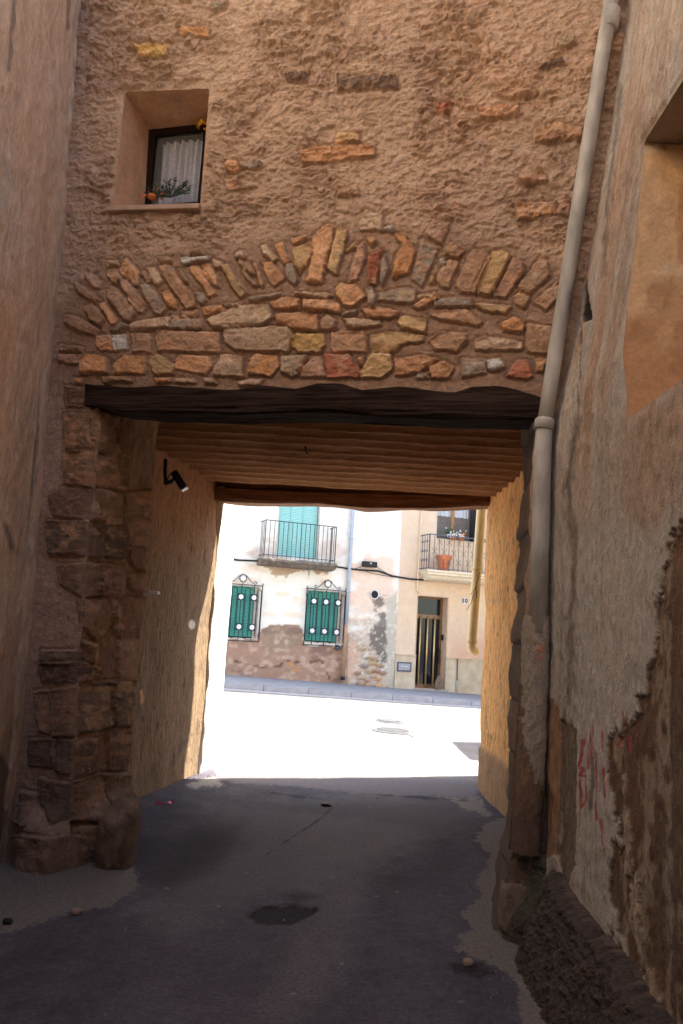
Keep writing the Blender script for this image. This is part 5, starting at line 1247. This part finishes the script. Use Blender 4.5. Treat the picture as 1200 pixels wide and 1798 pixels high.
MB().box(Lr(UW[0])-.05, Lr(UW[1])+.03, -.02, .2, UW[2]-.05, UW[2]).build('window_sill', m_mould, rth)
# flower pots on the balcony
m_terra = pmat('terracotta', (.50, .16, .06), .8, 0, .15)
def hp(px_, py_, dep): s_, z_ = H2(px_, py_, dep); return Hw(s_, z_, dep)
p_ = hp(779, 995, -.42); p_[2] = rz0+.004
big = thing('flower_pot', 'large terracotta pot behind the wrought railing of the apricot house balcony', 'flower pot', p_)
MB().lathe([(.14, 0), (.15, .02), (.20, .30), (.235, .38), (.235, .43), (.21, .43), (.19, .38)], 0, 0, 24).build('pot', m_terra, big, True)
MB().lathe([(.18, 0), (.2, .03), (.19, .035)], 0, 0, 24, off=-.0).build('saucer', m_terra, big, True); MB().lathe([(.195, .385), (.1, .40), (.01, .40)], 0, 0, 16).build('soil', pmat('soil', (.05, .035, .025), 1), big, True)
p_ = hp(811, 941, -.10); p_[2] = UW[2]+.004
sp = thing('flower_pot', 'small terracotta pot beside the white flowers on the upper window ledge', 'flower pot', p_)
MB().lathe([(.07, 0), (.10, .15), (.115, .16), (.115, .2), (.1, .2), (.095, .17)], 0, 0, 20).build('pot', m_terra, sp, True)
p_ = hp(797, 941, -.10); p_[2] = UW[2]+.004
fl_ = thing('flowering_plant', 'white flowering plant with green leaves on the upper window ledge', 'plant', p_)
MB().lathe([(.07, 0), (.10, .12), (.09, .12)], 0, 0, 16).build('pot', m_terra, fl_, True)
lv = MB(); wf_ = MB(); rr = random.Random(11)
for q in range(260):
    v = Vector((rr.gauss(0, .13), rr.gauss(0, .08), .13+abs(rr.gauss(0, .10)))); n_ = Vector((rr.uniform(-1, 1), rr.uniform(-1, 1), rr.uniform(-.3, 1))).normalized(); t1 = n_.orthogonal().normalized()*.028; t2 = n_.cross(t1).normalized()*.014
    lv.add([v-t1, v+t2, v+t1, v-t2], [(0, 1, 2, 3)])
for q in range(60):
    v = Vector((rr.gauss(0, .15), -.10+rr.gauss(0, .05), .05+abs(rr.gauss(0, .09))))
    for k_ in range(5):
        a_ = k_*2*PI/5; e_ = Vector((math.cos(a_)*.02, rr.uniform(-.006, .006), math.sin(a_)*.02)); f_ = Vector((-e_.z, 0, e_.x))*.5; wf_.add([v, v+e_*.6+f_, v+e_, v+e_*.6-f_], [(0, 1, 2, 3)])
lv.build('leaves', pmat('leaf_green', (.04, .12, .03), .6, var=.4), fl_); wf_.build('blossoms', pmat('blossom', (.8, .8, .78), .6), fl_)
# pipes and cables on the houses
m_blue = pmat('grey_blue_pipe', (.42, .47, .54), .5, .2, .08); m_tan = pmat('tan_pipe', ca(196, 142, 104, K_H), .7)
o_ = hp(602, 1192, -.09); dpp = thing('street_drainpipe', 'grey drainpipe with tan lower half beside the right grilled window', 'pipe', o_)
pt = lambda px_, py_: hp(px_, py_, -.09)-o_
up_ = pt(620, 893); md = pt(608, 1103); dd_ = up_-md
MB().tube([md, md+dd_*.5, up_, up_+dd_*1.2], .048, 12).build('upper_pipe', m_blue, dpp, True)
MB().tube([pt(602, 1190), pt(607.6, 1104), md+dd_*.03], .055, 12).build('lower_pipe', m_tan, dpp, True)
for k_ in (.30, .75): c_ = md+dd_*k_*1.0; MB().tube([c_-dd_*.008, c_+dd_*.008], .06, 12).build('clip', m_blue, dpp, True)
MB().tube([pt(602, 1194), pt(602.3, 1188)], .06, 12).build('pipe_end', m_iron, dpp, True)
o_ = hp(733, 1040, -.05); dpp = thing('conduit_pipe', 'thin cream pipe descending the apricot house left of its balcony', 'pipe', o_); pt = lambda px_, py_: hp(px_, py_, -.05)-o_
u0, u1 = pt(733, 1036), pt(741, 893); MB().tube([pt(736, 1041), u0, u1, u1+(u1-u0)], .024, 10).build('pipe_run', pmat('cream_tube', ca(240, 214, 178, K_H), .6), dpp, True)
for py_ in (935, 985): MB().tube([pt(741-(py_-893)*.056, py_-2), pt(741-(py_-893)*.056, py_+2)], .031, 10).build('clip', m_cream, dpp, True)
o_ = hp(803, 1213, -.07); dpp = thing('gas_pipe', 'short grey metal pipe on the plinth right of the glazed door', 'pipe', o_); pt = lambda px_, py_: hp(px_, py_, -.07)-o_
MB().tube([pt(804, 1157), pt(803, 1195)], .016, 8).build('pipe_run', m_rail, dpp, True); MB().tube([pt(803, 1195), pt(802.5, 1215)], .030, 8).build('sleeve', m_pipe, dpp, True)
m_cab = pmat('black_cable', (.015, .015, .017), .6)
cb = MB()
for off_, r_ in ((0, .016), (1.6, .010)):
    cb.tube([hp(a_, b_+off_, -.07) for a_, b_ in ((395, 980), (420, 983), (470, 985), (520, 988), (560, 990), (585, 993), (606, 997), (630, 1000), (665, 1002), (690, 1011), (720, 1016), (760, 1019), (833, 1022), (900, 1028))], r_, 5)
cb.tube([hp(a_, b_, -.08) for a_, b_ in ((622, 999), (634, 996), (640, 991))], .008, 5); cb.tube([hp(a_, b_, -.08) for a_, b_ in ((660, 993), (668, 1000), (684, 1009))], .008, 5); cb.tube([hp(a_, b_, -.08) for a_, b_ in ((636, 1000), (650, 1006), (670, 1010), (690, 1013))], .008, 5)
top(cb.build('power_cable', m_cab), label='black cables strung along both townhouses below the balconies', cat='cable')
a, z = H2(638, 985, -.12); b, z2 = H2(662, 997, -.12); bxr = thing('junction_box', 'small black junction box on the cables above the round vent', 'box', Hw(a, z2, 0), HRt)
MB().box(0, b-a, -.16, -.02, 0, z-z2).build('case', m_iron, bxr, bevel=.015); MB().box((b-a)*.46, (b-a)*.50, -.164, -.15, (z-z2)*.55, (z-z2)*.8).box((b-a)*.54, (b-a)*.58, -.164, -.15, (z-z2)*.55, (z-z2)*.8).build('clasp', m_disc, bxr)
a, z = H2(657.5, 1044); vt = thing('wall_vent', 'round dark vent with pale rim in the stained townhouse wall', 'vent', Hw(a, z, 0), HRt)
MB().tube([(p[0], p[1], p[2]) for p in circ(0, 0, .115, -.035, 24)], .014, 6, closed=True).build('rim', m_disc, vt, True); MB().lathe([(.11, -.036), (.11, .0)], 0, 0, 24, 'y').build('grate', m_int, vt)
a, z = H2(592, 1137); ob = MB().lathe([(.065, -.06), (.075, -.02), (.075, 0)], 0, 0, 20, 'y').build('pipe_cap', m_rail, None, True); ob.location = tuple(Hw(a, z, -.02)); ob.rotation_euler = (0, 0, HRt); props(ob, 'round grey cap under the right grilled window', 'cap')
# meter cover in plinth
a, z = H2(698, 1162, -.04); b, z2 = H2(722, 1180, -.04); mc_ = thing('meter_cover', 'square grey meter hatch set in the cream plinth left of the door', 'hatch', Hw(a, z2, -.035), HRt)
MB().box(0, b-a, -.02, .0, 0, z-z2).build('frame', m_rail, mc_); MB().box(.04, b-a-.04, -.026, -.02, .04, z-z2-.04).build('hatch_door', pmat('hatch_grey', (.36, .38, .4), .6), mc_); MB().box(.10, b-a-.10, -.029, -.026, .12, z-z2-.10).build('plate', pmat('plate_grey', (.5, .52, .53), .5), mc_)
# number tile
a, z = H2(811, 1050, -.01); b, z2 = H2(820.5, 1061, -.01)
nt = thing('house_number', 'white tile with the number 30 right of the glazed door', 'sign', Hw(a, z2, 0), HRt); MB().box(0, b-a, -.022, -.002, 0, z-z2).build('tile', m_disc, nt, bevel=.003)
tc_ = bpy.data.curves.new('digits', 'FONT'); tc_.body = '30'; tc_.size = .17; tc_.align_x = 'CENTER'; tc_.align_y = 'CENTER'; tc_.extrude = .002; tc_.offset = .004; tc_.space_character = 1.25
to = bpy.data.objects.new('t', tc_); COL.objects.link(to); bpy.context.view_layer.update(); me = bpy.data.meshes.new_from_object(to.evaluated_get(bpy.context.evaluated_depsgraph_get())); bpy.data.objects.remove(to)
dg = mesh_obj('digits', me, m_int, nt); dg.rotation_euler = (PI/2, 0, 0); dg.location = ((b-a)/2, -.026, (z-z2)/2)
# rubble stones by the stained wall
rr = random.Random(2)
for q, (a_, b_, s_, lb) in enumerate(((672, 1202, .10, 'largest pale rubble stone lying at the foot of the stained wall'), (664, 1195, .07, 'orange tinted rubble stone leaning on the stained wall foot'), (676, 1207, .06, 'small brown rubble stone in front of the largest one'), (634, 1190, .08, 'rounded pale rubble stone left of the others at the wall foot'), (645, 1195, .06, 'greyish small rubble stone between the rounded and orange ones'))):
    p = hp(a_, b_, -.12); p[2] = float(zH((p-HA)@dH))+s_*.5
    props(rock('rubble_stone', p, s_*1.2, s_*.9, s_*.7, pmat('rubble', ca(*PAL['towbp'[q] if q != 2 else 'b'], .9), .95), 30+q, sub=3), lb, 'stone', 'rubble stones at the wall foot')
sd_ = hp(770, 1196, -.05); sd_[2] = zD+.03; so2 = MB().prism([(-.10, 0), (.10, 0), (.11, .28), (.05, .38), (-.03, .36), (-.09, .2)], -.03, .03, 'y').build('leaning_stone', m_rock, None, bevel=.01)
so2.location = tuple(sd_); so2.rotation_euler = (0, 0, HRt); props(so2, 'grey slab leaning in the doorway beside the glazed door', 'stone')

# ------------------------------------------------------------------ manholes in the street
m_cast = pmat('cast_iron', (.12, .122, .13), .75, .1, .3, 30, [(60, .004, (1, 1, 1), 3)]); m_ring = pmat('ring_concrete', (.20, .20, .205), .9)
def road_hit(a_, b_):
    z = 0.2
    for _ in range(20): p = ground_pt(a_, b_, z); z = float(road_z(np.array(p[0]), np.array(p[1])))
    return p
for q, (a_, b_, r_, lb, mt) in enumerate(((684, 1267, .22, 'smaller round manhole cover nearer the far kerb', m_cast), (690, 1284, .30, 'larger round manhole cover with patched rim nearer the passage', m_ring))):
    p = road_hit(a_, b_); th_ = thing('manhole_cover', lb, 'manhole', p, 0, 'manhole covers in the sunlit street')
    sl_ = .045
    o1 = MB().lathe([(r_*1.15, -.03), (r_*1.15, .012), (r_*1.0, .014)], 0, 0, 32).build('frame', m_cast, th_)
    o2 = MB().lathe([(r_*.95, -.03), (r_*.95, .016), (r_*.9, .019)], 0, 0, 32).build('cover', pmat('cover_plate', (.17, .172, .18), .7, .1, .3, 40) if q else m_cast, th_)
    g_ = MB()
    for k_ in range(-4, 5):
        hw = math.sqrt(max(0, (r_*.85)**2-(k_*r_*.19)**2)); g_.box(-hw, hw, k_*r_*.19-.02, k_*r_*.19+.02, .019, .026)
    g_.build('tread', m_cast, th_)
    th_.rotation_euler = (math.radians(2.2), 0, .3)
cbk = MB(); cpts = [road_hit(a_, b_) for a_, b_ in ((658, 1264), (672, 1262), (700, 1262), (706, 1268)) ]
cr2 = [road_hit(a_, b_) for a_, b_ in ((700, 1278), (715, 1281), (722, 1288), (732, 1293), (728, 1296), (716, 1290), (704, 1285))]
cbk.add([(p[0], p[1], p[2]+.012) for p in cr2], [tuple(range(7))]); cbk.add([(p[0], p[1], p[2]+.002) for p in cr2], [tuple(range(7))[::-1]])
props(top(cbk.build('asphalt_patch', m_ring)), kind='structure')
# ------------------------------------------------------------------ small things
m_red = pmat('red_foil', (.45, .02, .05), .35, .2); p = ground_pt(288, 1413)
rw = MB(); V = [(-.09, 0, .005), (-.05, .03, .02), (0, .01, .008), (.05, .03, .03), (.09, .02, .035), (.08, -.01, .01), (.03, -.02, .022), (-.03, -.015, .006)]
rw.add(V, [(0, 1, 2, 7), (2, 3, 6, 7), (3, 4, 5, 6)]); o = rw.build('red_wrapper', m_red); sdm = o.modifiers.new('t', 'SOLIDIFY'); sdm.thickness = .002; o.location = tuple(p); props(o, 'crumpled red wrapper on the asphalt by the left passage wall', 'litter')
p = ground_pt(571, 1416); o = MB().lathe([(.035, 0), (.045, .01), (.04, .028), (.02, .03)], 0, 0, 12).box(.02, .06, -.02, .015, .002, .016).build('black_lid', m_iron, None, True); o.location = tuple(p); props(o, 'small black crushed lid in the middle of the lane', 'litter')
m_grit = pmat('grit', ca(130, 118, 108, .9), .95)
m_peb = pmat('pebble', ca(150, 120, 105, 1.0), .9)
for q, (a_, b_, s_, lb) in enumerate(((134, 1605, .022, 'brown pebble at the edge of the left concrete apron'), (822, 1695, .022, 'pinkish pebble on the dark spot in the lower right'), (13, 1622, .02, 'dark pebble at the far left of the lane'))):
    p = ground_pt(a_, b_); props(rock('pebble', (p[0], p[1], s_*.6), s_*1.2, s_, s_*.8, m_peb if q != 2 else m_iron, 50+q, sub=2), lb, 'pebble', 'loose pebbles on the lane')
p = ground_pt(968, 1757); lfm = MB().add([(-.03, 0, .004), (-.01, .018, .012), (.025, .012, .006), (.03, 0, .014), (.012, -.016, .005), (-.015, -.014, .010)], [(0, 1, 2, 3, 4, 5)]).build('fallen_leaf', pmat('pale_leaf', (.30, .34, .20), .8)); lfm.location = tuple(p); props(lfm, 'pale green leaf on the ground at the foot of the rough cast skirting', 'leaf')
gb = MB(); rr = random.Random(9)      # loose grit gathered along the wall feet
def spot():
    k_ = rr.random()
    if k_ < .4: t_ = rr.random(); return -1.98+t_*.54+abs(rr.gauss(0, .07)), 7.1+t_*2.8
    if k_ < .7: return rr.uniform(-2.0, -1.35), 5.55+rr.gauss(0, .16)
    if k_ < .9: return 1.08-abs(rr.gauss(0, .14)), rr.uniform(3.6, 5.2)
    return rr.uniform(-1.6, 1.1), rr.uniform(3.6, 9.6)
for q in range(520):
    x_, y_ = spot(); r_ = rr.uniform(.003, .011); a_ = rr.uniform(0, 2); V = [(x_+r_*math.cos(a_+k_*2.1), y_+r_*math.sin(a_+k_*2.1), -.002) for k_ in range(3)]+[(x_, y_, r_*1.1+.003)]
    gb.add(V, [(0, 1, 3), (1, 2, 3), (2, 0, 3), (0, 2, 1)])
props(gb.build('loose_grit', m_grit), 'fine loose grit scattered along the wall feet and lane', 'grit', kind='stuff')
# floodlight with cable on the passage wall
fl0 = at(307, 842, 7.9); fd = thing('wall_floodlight', 'small black floodlight on an arm high on the left passage wall', 'lamp', fl0)
m_blk = pmat('black_plastic', (.012, .012, .013), .45); m_lens = pmat('lens', (.6, .6, .6), .2)
P7 = lambda a_, b_, Y_: at(a_, b_, Y_)-fl0
MB().tube([P7(291, 806, 8.0), P7(290, 826, 8.0), P7(291, 848, 8.0)], .018, 8).tube([P7(291, 848, 8.0), P7(303, 845, 7.9), P7(309, 838, 7.85)], .022, 8).tube([P7(304, 829, 7.9), P7(297, 836, 7.95), P7(292, 848, 8.0)], .008, 6).build('bracket', m_blk, fd)
h_ = MB().box(-.035, .035, -.05, .05, -.10, .085).build('lamp_head', m_blk, fd, bevel=.01); h_.location = tuple(P7(314, 842, 7.85)); h_.rotation_euler = (0, math.radians(-36), 0)
l_ = MB().box(-.030, .030, -.045, .045, -.112, -.101).build('lens', m_lens, h_); l_.location = (0, 0, 0)
# little fitting on the ceiling
p = at(536, 822, 7.6); cf_ = thing('ceiling_hook', 'small black hook fitting under the ribbed passage ceiling', 'hook', (p[0], p[1], 3.27))
MB().tube([(-.09, 0, -.01), (0, .0, -.015), (.05, 0, -.01)], .005, 6).tube([(-.01, 0, .03), (0, 0, -.03), (.02, 0, -.045)], .009, 6).build('bracket', m_blk, cf_)
# pale ledge poking out of the slot behind the left jamb
p = at(264, 1040, 7.12); o = MB().box(-.10, .07, -.05, .06, -.012, .012).build('slate_ledge', m_disc, None, bevel=.003); o.location = tuple(p); props(o, 'short pale ledge between the left stone jamb and the plaster', 'ledge')

# ------------------------------------------------------------------ unseen house and van, added out of view to cast the street shadows
pj = thing('shade_house', 'unseen tall plastered house added forward to the kerb to shade the pavement', 'house', Hw(9.0, 0, KQ), YH)
MB().box(0, 9, 0, 3.6, -.3, 12).build('wall', pmat('street_plaster', ca(226, 200, 160, 1.0), .9, vscale=2), pj); MB().box(-.2, 9.2, -.3, 3.7, 12, 12.2).build('roof', m_tile, pj)
van = thing('shadow_van', 'unseen red van added past the passage to cast a shadow on the street', 'van', (7.45, 13.5, .10), math.radians(183))
m_vanp = pmat('van_paint', (.6, .10, .03), .3, 0, .04, spec=.6)
body = MB().prism([(0, .35), (0, .75), (.25, 1.05), (.55, 1.15), (.95, 1.75), (1.25, 1.95), (3.9, 1.98), (4.1, 1.85), (4.15, .35)], -.8, .8, 'y').build('body', m_vanp, van, bevel=.06)
for yy in (-.815, .80): MB().prism([(.60, 1.18), (.98, 1.72), (1.5, 1.74), (1.5, 1.18)], yy, yy+.015, 'y').build('side_window', m_dglass, van)
for xx in (.85, 3.3):
    for yy in (-.82, .66):
        w1 = MB().lathe([(.25, 0), (.31, .02), (.31, .14), (.25, .16)], xx, .31, 24, 'y', yy).build('wheel', m_blk, van, True)
        MB().lathe([(.17, -.004), (.17, .164)], xx, .31, 20, 'y', yy).build('rim', m_rail, w1)
for yy in (-.6, .6): MB().box(-.02, .06, yy-.13, yy+.13, .62, .78).build('headlight', m_lens, van, bevel=.02)
MB().box(-.06, .1, -.78, .78, .33, .5).build('bumper', m_blk, van, bevel=.03)
